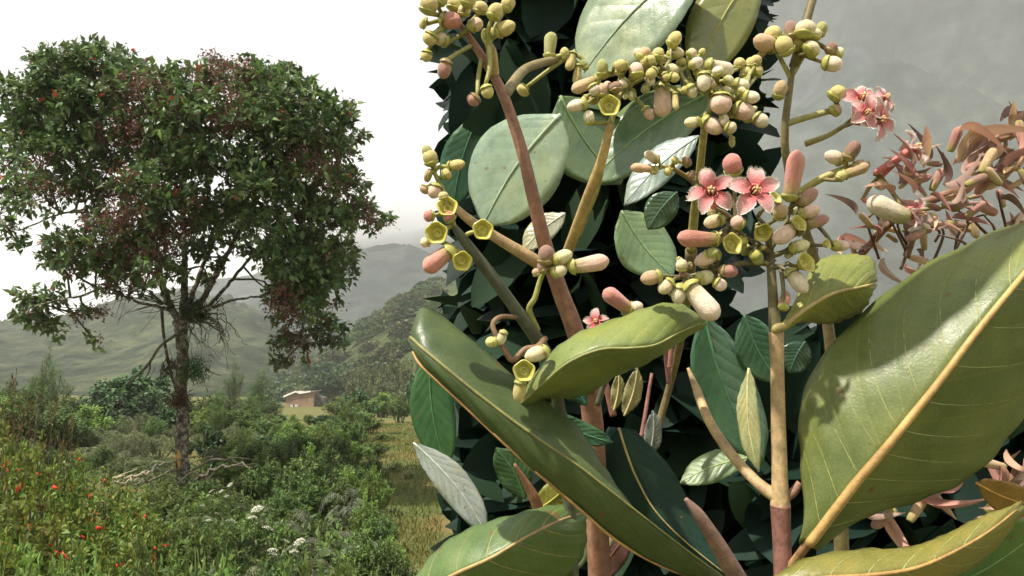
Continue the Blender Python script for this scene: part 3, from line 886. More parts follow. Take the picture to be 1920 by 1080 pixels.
# --- right of the trunk
for x, d, yt, w in [(560, 15, 800, 120), (620, 15, 796, 120), (600, 12, 826, 150), (530, 13.5, 822, 120), (655, 12.5, 852, 110), (575, 10, 870, 130), (640, 10, 890, 120), (480, 15, 812, 110), (510, 12, 850, 110), (470, 12, 880, 90), (540, 9.5, 900, 100)]:
    plant('fine', x, d, yt, w)
for x, d, yt, w in [(700, 11, 868, 60), (690, 9, 915, 70), (560, 20, 785, 100), (610, 18, 790, 110), (650, 16, 805, 90), (400, 10.5, 925, 100)]:
    plant('bright', x, d, yt, w)
for x, d, yt, w in [(655, 9.5, 890, 130), (625, 7.5, 960, 190), (690, 7, 985, 150), (590, 7, 985, 160), (560, 8.5, 930, 140), (730, 6, 1030, 120), (470, 9, 920, 120), (650, 6, 1020, 190)]:
    plant('gfern', x, d, yt, w)
for kd, x, d, yt, w in [('fine', 705, 20, 822, 70), ('bright', 720, 26, 812, 60), ('fine', 700, 14, 850, 80), ('bright', 712, 12, 885, 70), ('fine', 715, 8.5, 950, 90), ('bright', 735, 7, 1000, 90), ('fine', 752, 6, 1045, 110), ('fern', 720, 10, 930, 80), ('fine', 745, 30, 812, 50), ('herb', 770, 24, 838, 40), ('herb', 740, 17, 872, 40), ('bright', 585, 12.5, 832, 100), ('bright', 650, 11, 872, 80), ('bright', 505, 14, 838, 90), ('bright', 620, 16, 806, 90), ('bright', 440, 14, 850, 90), ('fine', 385, 12.8, 893, 70), ('herb', 320, 12, 905, 90), ('herb', 365, 11.5, 915, 80), ('herb', 290, 11, 912, 80)]:
    plant(kd, x, d, yt, w)
# --- foreground left
for x, d, yt, w in [(20, 7.5, 760, 130), (70, 7, 800, 140), (130, 8, 810, 120), (0, 5.5, 820, 170), (60, 5, 880, 190), (150, 6.5, 850, 150), (215, 7.5, 870, 130), (110, 4.6, 930, 190), (190, 5.2, 920, 170), (20, 4.2, 930, 200), (260, 6.5, 905, 130), (70, 3.6, 1000, 220), (160, 3.8, 985, 210), (240, 4.4, 975, 180), (10, 3.2, 1010, 220), (300, 6, 935, 130)]:
    plant('weed', x, d, yt, w)
for x, d, yt, w in [(28, 8.5, 690, 60), (45, 8, 720, 60), (105, 8.5, 740, 60), (8, 8, 710, 60), (70, 9, 735, 60), (115, 6.5, 790, 60), (140, 9, 770, 50)]:
    plant('rust', x, d, yt, w)
for x, d, yt, w in [(430, 9, 902, 70), (465, 6.2, 952, 130), (530, 5.6, 978, 140), (545, 5.0, 1012, 120), (398, 9.5, 915, 60), (515, 24, 790, 40), (400, 7.5, 940, 90)]:
    plant('umbel', x, d, yt, w)
rg = random.Random(5)
for d in (10.5, 8.6, 7.2, 6.0, 5.0, 4.2, 3.6, 3.1, 2.8):
    for k in range(9):
        x = -30 + k * 98 + rg.uniform(-35, 35)
        if x > 700 and d > 7: continue
        if x > 770: continue
        base = {10.5: 930, 8.6: 950, 7.2: 965, 6.0: 985, 5.0: 1005, 4.2: 1022, 3.6: 1036, 3.1: 1048, 2.8: 1056}[d]
        if 270 < x < 420: base = max(base, 938)
        if x > 600: base += 22
        plant(rg.choice(['herb', 'herb', 'herb', 'fine', 'fern'] if x > 230 else ['herb', 'weed', 'bright']), x, d, base + rg.uniform(-18, 14), rg.uniform(110, 190) * (6 / (d + 2)) ** .5)
for x, d, yt, w in [(130, 3.0, 1040, 260), (215, 2.9, 1046, 240), (40, 2.8, 1060, 220), (400, 5, 1010, 120), (355, 6.5, 985, 90), (330, 3.6, 1050, 160), (745, 12, 950, 60), (760, 9, 1010, 70), (730, 15, 900, 40), (770, 16, 880, 50), (748, 18, 862, 40), (765, 7, 1052, 90)]:
    plant('grass', x, d, yt, w)

# undergrowth that nobody could count between the shrubs
def undergrowth():
    r = np.random.default_rng(55); n = 26000
    d = 2.6 + 16 * r.random(n) ** 1.3
    x = r.uniform(-120, 712, n)
    X = (x - 960) / FPX * d; Y = d
    b = np.stack([X, Y, ground_z(X, Y) + r.random(n) * .34 * np.clip(1.25 - .03 * d, .3, 1)], 1)
    D = norm(norm(r.normal(size=(n, 3))) + [0, 0, .45])
    L = r.uniform(.05, .13, n)
    v, f = cards(b, D, norm(r.normal(size=(n, 3)) * .5 + [0, 0, 1]), L, L * .35, .1, .2)
    c = np.outer(r.uniform(.55, 1.2, n), (1.05, 1, .9))
    o = link('undergrowth', mk_mesh('undergrowth', v, f, M_shrub, smooth=False, colr=np.repeat(c, 5, 0)))
    tag(o, 'tangle of low green leaves covering the ground between the shrubs', 'undergrowth', kind='stuff')
    # short grass on the open slope at the right
    n = 9000
    d = 8.0 + 34 * r.random(n); x = r.uniform(690, 830, n)
    X = (x - 960) / FPX * d; Y = d
    b = np.stack([X, Y, ground_z(X, Y)], 1)
    D = norm(r.normal(size=(n, 3)) * .5 + [0, 0, 1]); L = r.uniform(.06, .16, n)
    v, f = cards(b, D, norm(r.normal(size=(n, 3))), L, L * .12, .1, .2)
    c = np.outer(r.uniform(.5, 1.0, n), (.85, .85, .7))
    dry = vnoise2(X * .9, Y * .55, 4) > .5; c[dry] *= [1.15, .85, .75]
    o = link('short_grass', mk_mesh('short_grass', v, f, M_grass, smooth=False, colr=np.repeat(c, 5, 0)))
    tag(o, 'short dry grass on the open slope beside the bushes', 'grass', kind='stuff')
undergrowth()

# fallen branches round the trunk foot
def fallen(pts, rad, mat, label, twigs=3):
    pw = [P(x, y, d) for x, y, d in pts]
    c = pw[0]; e = empty('fallen_branch', (c.x, c.y, gz(c.x, c.y)))
    rad *= .65; t = Tubes(); crv = catmull(pw, 16); crv[1:] += rng.normal(size=crv[1:].shape) * .02; t.add(crv, [rad, rad * .55], 7)
    for k in range(twigs):
        i = 3 + 4 * k
        t.add(catmull([crv[min(i, 15)], crv[min(i, 15)] + rng.normal(size=3) * .1, crv[min(i, 15)] + rng.normal(size=3) * np.array([.35, .2, .12])], 6), [rad * .5, rad * .2], 5)
    t.build('branch', mat, e); tag(e, label, 'branch', 'fallen branches')
fallen([(212, 898, 11.6), (240, 893, 11.8), (275, 888, 12)], .035, M_palewood, 'pale bleached fallen branch left of the trunk', 1)
fallen([(205, 906, 11.4), (245, 901, 11.6), (268, 899, 11.8)], .022, M_palewood, 'short pale broken stick below the bleached branch', 0)
fallen([(268, 890, 12.6), (300, 872, 13), (345, 858, 13.6)], .03, M_deadwood, 'grey dead branch leaning against the trunk foot', 3)
fallen([(255, 908, 12.2), (300, 892, 12.8), (338, 880, 13.4)], .03, M_deadwood, 'grey dead stick lying at the trunk foot', 3)
fallen([(362, 882, 13.4), (400, 862, 13), (440, 868, 12.8), (470, 876, 12.6)], .035, M_deadwood, 'long grey dead branch right of the trunk', 3)
fallen([(362, 905, 13), (400, 882, 12.6), (450, 870, 12.4)], .045, M_twig, 'dark thick fallen branch right of the trunk foot', 3)

# ------------------------------------------------------------------ the stone house on the slope
def build_house():
    d = 124.0; s = d / FPX
    c = P(565, 764, d); zb = gz(c.x, c.y) - .3
    zb = min(zb, c.z)
    h = empty('stone_house', (c.x, c.y, c.z - .05))
    tag(h, 'small brown stone house with pale edged roof on the grassy slope', 'house')
    mw = mat_plain('adobe_wall', (.23, .155, .10), .9, 1.2, .3, .4, .05)
    mr_ = mat_plain('roof_sheet', (.33, .30, .26), .8, 1.0, .25, .2, .03)
    me_ = mat_plain('pale_roof_edge', (.72, .68, .62), .8, 2, .12, 0)
    md = mat_plain('dark_opening', (.02, .02, .018), .9, 2, .2, 0)
    mp = mat_plain('pale_plaster', (.48, .42, .38), .9, 2, .15, 0)
    def bx(name, x0, x1, y0, y1, z0, z1, mat, par, zl=None):
        # zl: (z at left, z at right) of the top for sloping tops
        za, zc = zl if zl else (z1, z1)
        v = [(x0, y0, z0), (x1, y0, z0), (x1, y1, z0), (x0, y1, z0), (x0, y0, za), (x1, y0, zc), (x1, y1, zc), (x0, y1, za)]
        f = [(0, 3, 2, 1), (4, 5, 6, 7), (0, 1, 5, 4), (1, 2, 6, 5), (2, 3, 7, 6), (3, 0, 4, 7)]
        return link(name, mk_mesh(name, v, f, mat, smooth=False), par)
    # left gable wing with lean-to roof, right wing taller and set forward
    wl = link('wall', mk_mesh('wall', [(-2.4, 0, -.8), (0, 0, -.8), (0, 3.2, -.8), (-2.4, 3.2, -.8), (-2.4, 0, 1.7), (-.9, 0, 2.35), (0, 0, 2.1), (-2.4, 3.2, 1.7), (-.9, 3.2, 2.35), (0, 3.2, 2.1)],
              [(0, 1, 6, 5, 4), (2, 3, 7, 8, 9), (3, 0, 4, 7), (1, 2, 9, 6), (4, 5, 8, 7), (5, 6, 9, 8), (0, 3, 2, 1)], mw, smooth=False), h)
    w2 = bx('wall', 0.02, 2.0, -.5, 3.2, -.8, 2.4, mw, h, (2.18, 2.55))
    r1 = link('roof', mk_mesh('roof', [(-2.7, -.3, 1.66), (-.9, -.3, 2.44), (0, -.3, 2.2), (-2.7, 3.4, 1.66), (-.9, 3.4, 2.44), (0, 3.4, 2.2), (-2.7, -.3, 1.78), (-.9, -.3, 2.56), (0, -.3, 2.32), (-2.7, 3.4, 1.78), (-.9, 3.4, 2.56), (0, 3.4, 2.32)],
              [(0, 1, 4, 3), (1, 2, 5, 4), (9, 10, 7, 6), (10, 11, 8, 7), (6, 7, 1, 0), (7, 8, 2, 1), (3, 4, 10, 9), (4, 5, 11, 10), (0, 3, 9, 6), (2, 8, 11, 5)], mr_, smooth=False), h)
    link('fascia', mk_mesh('fascia', [(-2.74, -.34, 1.58), (-.9, -.34, 2.36), (.0, -.34, 2.12), (-2.74, -.34, 1.86), (-.9, -.34, 2.62), (0, -.34, 2.36), (-2.74, -.31, 1.58), (-.9, -.31, 2.36), (.0, -.31, 2.12), (-2.74, -.31, 1.86), (-.9, -.31, 2.62), (0, -.31, 2.36)],
         [(0, 1, 4, 3), (1, 2, 5, 4), (9, 10, 7, 6), (10, 11, 8, 7), (3, 4, 10, 9), (4, 5, 11, 10), (0, 6, 7, 1), (1, 7, 8, 2), (0, 3, 9, 6), (2, 8, 11, 5)], me_, smooth=False), r1)
    r2 = bx('roof', -.25, 2.3, -.75, 3.4, 2.2, 2.5, mr_, h)
    for k, z in ((0, 2.24), (1, 2.62), (2, 2.62), (3, 2.24)): pass
    vs = r2.data.vertices
    for v in vs: v.co.z = (2.2 + (v.co.x + .25) * .15) + (.12 if v.co.z > 2.35 else 0)
    fa = bx('fascia', -.3, 1.55, -.79, -.76, 2.1, 2.4, me_, r2)
    for v in fa.data.vertices: v.co.z = (2.13 + (v.co.x + .3) * .15) + (.26 if v.co.z > 2.25 else 0)
    dd = bx('door', -1.05, -.5, -.03, .05, -.55, .55, mp, h)
    bx('window', -1.25, -1.08, -.032, .05, -.55, .6, md, h)
    bx('window', -1.7, -1.3, -.03, .05, -.5, .45, mp, h)
    bx('lean_to', 2.02, 3.3, .4, 3.0, -.8, 1.6, mat_plain('dark_timber', (.09, .085, .07), .9, 2, .3), h, (2.1, 1.5))
    g = bx('terrace', -3.6, 3.6, -2.2, 3.8, -2.6, -.12, M_ground, h)
build_house()

# bushes on the near slope
def slope_bushes():
    X, Y, Z = NEARH
    r = np.random.default_rng(77)
    tm = []
    for s in (1, 2, 3):
        q = np.random.default_rng(s); n = 420
        u = norm(q.normal(size=(n, 3))); u[:, 2] = np.abs(u[:, 2]) * .9
        b = u * (.42 + .12 * q.random((n, 1))) * [1, 1, 1.1]
        d = norm(u + .8 * norm(q.normal(size=(n, 3))))
        v, f = cards(b, d, norm(q.normal(size=(n, 3)) + [0, 0, 1]), q.uniform(.12, .24, n), .12, .1, .1)
        c = np.outer(q.uniform(.6, 1.3, n), (1, 1, 1))
        tm.append(mk_mesh('slope_bush', v, f, [M_darkshrub, M_olive, M_shrub][s - 1], smooth=False, colr=np.repeat(c, 5, 0)))
    h, w = X.shape; k = 0
    while k < 190:
        i = int(r.integers(2, int(h * .74))); j = int(r.integers(2, w - 2))
        x, y, z = X[i, j], Y[i, j], Z[i, j]
        px = x / y * FPX * CA + 960
        if px < 470 or px > 820: continue
        o = link('slope_bush', tm[k % 3], None, (x, y, z - .3))
        s = r.uniform(2.5, 6.5); o.scale = (s * r.uniform(.9, 1.5), s, s * r.uniform(.7, 1.1)); o.rotation_euler = (0, 0, r.uniform(0, 6))
        kn = ('dark green', 'greyish olive', 'mid green')[k % 3]; sz = 'large' if s > 4.5 else 'small'
        tag(o, sz + ' rounded ' + kn + ' scrub bush on the near slope', 'bush', sz + ' ' + kn + ' scrub on the slope'); k += 1
slope_bushes()

#RIGHT#
# ------------------------------------------------------------------ the flowering shrub close to the camera
def mat_objcolor(name, kind):
    """colour of each bud, cup or leaf comes from the object; procedural mottling on top"""
    m, nt, b = newmat(name)
    oi = nt.nodes.new('ShaderNodeObjectInfo'); c = oi.outputs['Color']
    tcn = nt.nodes.new('ShaderNodeTexCoord')
    if kind == 'bud':
        sep = nt.nodes.new('ShaderNodeSeparateXYZ'); nt.links.new(tcn.outputs['Object'], sep.inputs[0])
        f = ramp(nt, sep.outputs['Y'], [(0.05, (1, 1, 1)), (0.45, (0, 0, 0))])
        c = mixc(nt, f, c, (.42, .38, .11))
        n = noise(nt, 5, 5, .7); g = ramp(nt, n, [(.3, (.74, .72, .70)), (.7, (1.1, 1.1, 1.1))])
        c = mixc(nt, 1.0, c, g, 'MULTIPLY')
        b.inputs['Roughness'].default_value = .55; b.inputs['Specular IOR Level'].default_value = .35
        b.inputs['Sheen Weight'].default_value = .35; b.inputs['Sheen Roughness'].default_value = .4
        n2 = noise(nt, 16, 3, .7); bump(nt, b, n2, .35, .02)
        nt.links.new(c, b.inputs['Base Color']); translucent(nt, b, c, .12)
    elif kind == 'cup':
        n = noise(nt, 4, 4, .6); g = ramp(nt, n, [(.3, (.75, .78, .6)), (.7, (1.1, 1.1, 1.1))])
        c = mixc(nt, 1.0, c, g, 'MULTIPLY')
        b.inputs['Roughness'].default_value = .35; nt.links.new(c, b.inputs['Base Color']); translucent(nt, b, c, .12)
    return m
M_bud = mat_objcolor('bud_skin', 'bud')
M_cup = mat_objcolor('calyx_skin', 'cup')

def mat_bigleaf(name, rough=.38, trans=.22, veinlift=1.9, K=9.0, shear=2.2, spec=.5):
    m, nt, b = newmat(name)
    oi = nt.nodes.new('ShaderNodeObjectInfo')
    at = N(nt, 'ShaderNodeAttribute', attribute_name='luv')
    sep = nt.nodes.new('ShaderNodeSeparateXYZ'); nt.links.new(at.outputs['Vector'], sep.inputs[0])
    def math_(op, a, b_=None):
        n = nt.nodes.new('ShaderNodeMath'); n.operation = op
        for i, q in enumerate((a, b_)):
            if q is None: continue
            if isinstance(q, (int, float)): n.inputs[i].default_value = q
            else: nt.links.new(q, n.inputs[i])
        return n.outputs[0]
    av = math_('ABSOLUTE', sep.outputs['Y'])
    a = math_('SUBTRACT', math_('MULTIPLY', sep.outputs['X'], K), math_('MULTIPLY', av, shear))
    fr = math_('FRACT', a)
    dist = math_('ABSOLUTE', math_('SUBTRACT', fr, .5))
    vein = ramp(nt, dist, [(.455, (0, 0, 0)), (.495, (1, 1, 1))])
    quilt = math_('MULTIPLY', dist, dist)
    n1 = noise(nt, 55, 5, .6); n2 = noise(nt, 420, 3, .6); n3 = noise(nt, 900, 2, .5)
    g = ramp(nt, n1, [(.3, (.72, .76, .72)), (.52, (1, 1, 1)), (.74, (1.22, 1.12, .95))])
    c = mixc(nt, 1.0, oi.outputs['Color'], g, 'MULTIPLY')
    tcv = nt.nodes.new('ShaderNodeTexCoord'); vor = nt.nodes.new('ShaderNodeTexVoronoi'); vor.feature = 'DISTANCE_TO_EDGE'
    vor.inputs['Scale'].default_value = 620; nt.links.new(tcv.outputs['Object'], vor.inputs['Vector'])
    net = ramp(nt, vor.outputs['Distance'], [(.0, (.80, .84, .74)), (.16, (1, 1, 1))])
    c = mixc(nt, .8, c, net, 'MULTIPLY')
    nb = noise(nt, 16, 4, .6); blot = ramp(nt, nb, [(.36, (.80, .86, .86)), (.52, (1, 1, 1)), (.68, (1.18, 1.06, .80))])
    c = mixc(nt, 1.0, c, blot, 'MULTIPLY')
    rr = nt.nodes.new('ShaderNodeMapRange'); rr.inputs['From Min'].default_value = .3; rr.inputs['From Max'].default_value = .7
    rr.inputs['To Min'].default_value = max(.1, rough - .06); rr.inputs['To Max'].default_value = rough + .18
    nt.links.new(n1, rr.inputs['Value']); nt.links.new(rr.outputs[0], b.inputs['Roughness'])
    spk = ramp(nt, n2, [(.67, (0, 0, 0)), (.75, (.6, .6, .6))])
    c = mixc(nt, spk, c, (.05, .055, .025))
    nsp = noise(nt, 130, 2, .5); brn = ramp(nt, nsp, [(.715, (0, 0, 0)), (.745, (.8, .8, .8))])
    c = mixc(nt, brn, c, (.16, .085, .03))
    lift = nt.nodes.new('ShaderNodeMix'); lift.data_type = 'RGBA'; lift.blend_type = 'MULTIPLY'
    lift.inputs[0].default_value = 1
    nt.links.new(c, lift.inputs[6]); lift.inputs[7].default_value = (veinlift, veinlift, veinlift * .9, 1)
    vf = math_('MULTIPLY', vein, .22)
    c = mixc(nt, vf, c, lift.outputs[2])
    nt.links.new(c, b.inputs['Base Color'])
    b.inputs['Specular IOR Level'].default_value = spec
    hsum = math_('ADD', math_('MULTIPLY', quilt, -1.0), math_('MULTIPLY', n3, .10))
    hsum = math_('ADD', hsum, math_('MULTIPLY', n1, .8))
    hsum = math_('ADD', hsum, math_('MULTIPLY', math_('MINIMUM', vor.outputs['Distance'], .25), .14))
    bump(nt, b, hsum, .5, .0011)
    translucent(nt, b, c, trans)
    return m
M_leaf = mat_bigleaf('near_leaf')
M_gloss = mat_bigleaf('glossy_leaf', .22, .12, 1.2, spec=.8)
M_dull = mat_bigleaf('dull_leaf', .6, .15, 1.2, spec=.2)
M_stem = mat_attr('green_stem', .55, 260, .4, .4, .0008, .35)
M_rib = mat_attr('leaf_rib', .5, 300, .25, .3, .0004, .35)
M_dry = mat_foliage('withered_petal', (.42, .31, .25), .7, .25, .2, .2)

# ---- templates, unit length along +Y
def lathe(name, prof, sides, mat, lobes=0, amp=0.0, closed=True, teeth=None):
    v = []; f = []; n = len(prof)
    for i, (t, r) in enumerate(prof):
        for k in range(sides):
            a = 2 * math.pi * k / sides
            rr = r * (1 + amp * math.cos(lobes * a) * (i > 1))
            tt = t
            if teeth and i >= n - teeth[0]: tt = t + teeth[1] * math.cos(5 * a); 
            v.append((rr * math.cos(a), tt, rr * math.sin(a)))
    for i in range(n - 1):
        for k in range(sides):
            a = i * sides + k; b = i * sides + (k + 1) % sides
            f.append((a, a + sides, b + sides, b))
    if closed:
        v.append((0, prof[0][0], 0)); c = len(v) - 1
        for k in range(sides): f.append((c, k, (k + 1) % sides))
        v.append((0, prof[-1][0], 0)); c = len(v) - 1; o = (n - 1) * sides
        for k in range(sides): f.append((c, o + (k + 1) % sides, o + k))
    return mk_mesh(name, v, f, mat)
ME_oval = lathe('bud', [(0, .22), (.08, .34), (.22, .44), (.42, .5), (.62, .49), (.80, .40), (.92, .25), (.985, .10)], 15, M_bud, 5, .05)
ME_long = lathe('bud', [(0, .30), (.06, .38), (.2, .42), (.4, .45), (.6, .49), (.78, .5), (.89, .40), (.96, .24), (.995, .09)], 15, M_bud, 5, .06)
ME_calyx = lathe('calyx', [(-.10, .10), (-.05, .26), (.04, .42), (.14, .50), (.22, .53), (.21, .50), (.10, .40)], 20, M_cup, 0, 0, False, (3, .035))
ME_cup = lathe('open_calyx', [(-.5, .10), (-.42, .22), (-.22, .38), (0, .46), (.10, .55), (.14, .60), (.13, .53), (.0, .43), (-.18, .37), (-.26, .31), (-.20, .24), (-.10, .21), (-.10, .17), (-.22, .14), (-.24, .02)], 25, M_cup, 5, .06, False, None)
def mat_petal():
    m, nt, b = newmat('pink_petal')
    tcn = nt.nodes.new('ShaderNodeTexCoord'); sep = nt.nodes.new('ShaderNodeSeparateXYZ'); nt.links.new(tcn.outputs['Object'], sep.inputs[0])
    c = ramp(nt, sep.outputs['Y'], [(.0, (.55, .07, .07)), (.30, (.72, .22, .22)), (.65, (.80, .40, .40)), (1.0, (.86, .60, .55))])
    n = noise(nt, 7, 5, .7); g = ramp(nt, n, [(.3, (.78, .70, .70)), (.7, (1.1, 1.1, 1.1))])
    c = mixc(nt, 1.0, c, g, 'MULTIPLY'); nt.links.new(c, b.inputs['Base Color'])
    b.inputs['Roughness'].default_value = .6; b.inputs['Sheen Weight'].default_value = .3
    n2 = noise(nt, 14, 3, .6); bump(nt, b, n2, .4, .03); translucent(nt, b, c, .2)
    return m
M_pink = mat_petal()
M_pinkdeep = mat_plain('rose_tube', (.62, .20, .17), .55, 200, .22, .3, .0006, .3)
M_hair = mat_plain('white_petal_hair', (.86, .82, .74), .8, 50, .06, 0)
M_stamen = mat_plain('stamen', (.72, .45, .25), .6, 90, .2, 0)

def petal_mesh(seed):
    r = random.Random(seed); v = []; f = []; fm = []; n = 9
    for i in range(n):
        t = i / (n - 1); w = .37 * (math.sin(math.pi * (t * .86 + .10)) ** .7) * (1 if t < .98 else .3)
        z = .16 * math.sin(t * 2.2) - .42 * t ** 2.4
        for k in (-1, -.5, 0, .5, 1):
            v.append((k * w, t, z + .10 * (abs(k) ** 2) * (1 - t) - .05 * (1 - abs(k)) + .02 * math.sin(7 * t + k * 3)))
        if i:
            a = (i - 1) * 5
            for k in range(4): f.append((a + k, a + k + 1, a + k + 6, a + k + 5)); fm.append(0)
    # white hairs along the margin
    for i in range(150):
        t = r.uniform(.30, 1.0); s = r.choice((-1, 1)); ii = min(n - 2, int(t * (n - 1))); u = t * (n - 1) - ii
        p = Vector(v[ii * 5 + (0 if s < 0 else 4)]).lerp(Vector(v[(ii + 1) * 5 + (0 if s < 0 else 4)]), u)
        dv = Vector((s * r.uniform(.4, 1) * (1.2 - t), r.uniform(.1, .9), r.uniform(.2, .9))).normalized() * r.uniform(.08, .19)
        sd = Vector((r.uniform(-1, 1), r.uniform(-1, 1), r.uniform(-1, 1))).normalized() * .016
        b0 = len(v); v += [tuple(p - sd), tuple(p + sd), tuple(p + dv)]; f.append((b0, b0 + 1, b0 + 2)); fm.append(1)
    # pale hairy rim strip
    for s, e in ((-1, 0), (1, 4)):
        for i in range(3, n - 1):
            p, q = Vector(v[i * 5 + e]), Vector(v[(i + 1) * 5 + e])
            o = Vector((s * .035, .02, .02)); b0 = len(v)
            v += [tuple(p), tuple(q), tuple(q + o), tuple(p + o)]; f.append((b0, b0 + 1, b0 + 2, b0 + 3)); fm.append(1)
    return mk_mesh('petal', v, f, [M_pink, M_hair], fmat=fm)
PET = [petal_mesh(i) for i in range(4)]
ME_tube = lathe('flower', [(-1.5, .13), (-1.3, .19), (-.8, .22), (-.3, .25), (0, .30), (.06, .33), (.05, .27), (-.3, .18), (-.8, .1)], 15, M_pinkdeep, 5, .05, False)
def stamen_mesh():
    t = Tubes()
    for k in range(5):
        a = k * 1.2566 + .4
        t.add([(.12 * math.cos(a), -.25, .12 * math.sin(a)), (.15 * math.cos(a), .10, .15 * math.sin(a)), (.13 * math.cos(a), .32, .13 * math.sin(a))], [.028, .03, .05], 6)
    t.add([(0, -.3, 0), (0, .15, 0), (.02, .38, .02)], [.03, .03, .06], 6)
    return mk_mesh('stamens', [tuple(q) for q in np.vstack(t.v)], [q[:3] if q[2] == q[3] else q for q in t.f], M_stamen)
ME_stamen = stamen_mesh()

def camvec(r, u, f):
    """direction from right / up / towards-the-camera components"""
    return RGT * r + UPV * u - FWD * f

def at(o, parent, M):
    """give a part a world matrix under its thing (things are never rotated)"""
    o.matrix_local = Matrix.Translation(-root_loc(parent)) @ M

BUDC = {'y': (.72, .62, .24), 'c': (.82, .72, .44), 'w': (.92, .80, .60), 'wp': (.90, .64, .50), 'p': (.70, .30, .25), 'pb': (.52, .26, .21), 't': (.68, .47, .28), 'g': (.45, .46, .16), 'b': (.36, .21, .15), 'pt': (.62, .27, .21)}
brnd = random.Random(12); wr0 = random.Random(44)
def bud(root, x0, y0, x1, y1, w, c, d, dz=None, calyx=True):
    """bud from base pixel to tip pixel, w pixels thick, d metres away; dz tips it to or from the camera"""
    L = math.hypot(x1 - x0, y1 - y0)
    if dz is None: dz = brnd.uniform(-.35, .15) * L * d / FPX
    p0 = P(x0, y0, d); p1 = P(x1, y1, d + dz)
    me = ME_long if L > 1.9 * w else ME_oval
    o = link('bud', me, root)
    ln = (p1 - p0).length; s = w * d / FPX
    at(o, root, Matrix.Translation(p0) @ frame(p1 - p0, (brnd.uniform(-1, 1), brnd.uniform(-1, 1), 1)).to_4x4() @ Matrix.Diagonal((s, ln, s, 1)))
    q = BUDC[c]; k = brnd.uniform(.9, 1.1)
    o.color = (q[0] * k, q[1] * k * brnd.uniform(.94, 1.06), q[2] * k, 1)
    if calyx:
        ca = link('calyx', ME_calyx, o)
        ca.scale = (1, min(1.0, s / ln * 1.3), 1)
        ca.color = (.46 * k, .44 * k, .13, 1) if c not in ('b', 'pb') else (.36, .26, .13, 1)
    return p0

def cup(root, x, y, w, d, face=(0, .2, 1), c=(.60, .54, .15)):
    o = link('open_calyx', ME_cup, root); s = w * d / FPX * .80
    at(o, root, Matrix.Translation(P(x, y, d)) @ frame(camvec(*face), (.3, .2, 1)).to_4x4() @ Matrix.Scale(s, 4))
    o.color = (*c, 1)
    return P(x, y, d) - camvec(*face).normalized() * s * .45

def flower(root, x, y, rpx, d, face=(0, .2, 1), spin=0.0, tube=1.0):
    o = link('flower', ME_tube, root); s = rpx * d / FPX / 1.12
    at(o, root, Matrix.Translation(P(x, y, d)) @ frame(camvec(*face), UPV).to_4x4() @ Matrix.Diagonal((s, s * tube, s, 1)))
    for k in range(5):
        p = link('petal', PET[k % 4], o)
        # petals live in the flower's XZ plane, facing +Y
        base = Matrix(((1, 0, 0), (0, 0, 1), (0, 1, 0))).to_4x4()
        p.matrix_local = Matrix.Rotation(spin + k * 1.2566, 4, 'Y') @ base @ Matrix.Translation((0, .22, .0)) @ Matrix.Rotation(brnd.uniform(-.35, .5), 4, 'X') @ Matrix.Rotation(brnd.uniform(-.25, .25), 4, 'Y') @ Matrix.Rotation(brnd.uniform(-.12, .12), 4, 'Z') @ Matrix.Scale(.9 * brnd.uniform(.84, 1.1), 4)
    link('stamens', ME_stamen, o)
    return P(x, y, d) - camvec(*face).normalized() * s * 1.5 * tube

def tube_px(t, pts, wpx, colr, sides=9, n=None):
    """tube through (px, py, d) points, widths in pixels"""
    pw = [P(*q) if not isinstance(q, Vector) else q for q in pts]
    dd = np.mean([q[2] for q in pts if not isinstance(q, Vector)]) if any(not isinstance(q, Vector) for q in pts) else .3
    n = n or 8 * len(pts)
    t.add(catmull(pw, n), np.array(wpx, float) * .5 * dd / FPX, sides, colr)

def pedicels(t, hubs, bases, colr, w=6, d=.3):
    for b in bases:
        hb = min(hubs, key=lambda q: (q - b).length)
        m = (hb + b) / 2 + Vector((brnd.uniform(-1, 1), brnd.uniform(-1, 1), brnd.uniform(-.5, 1))) * .0012
        r = w * .5 * d / FPX
        t.add(catmull([hb, m, b], 8), [r * 1.25, r], 6, colr)

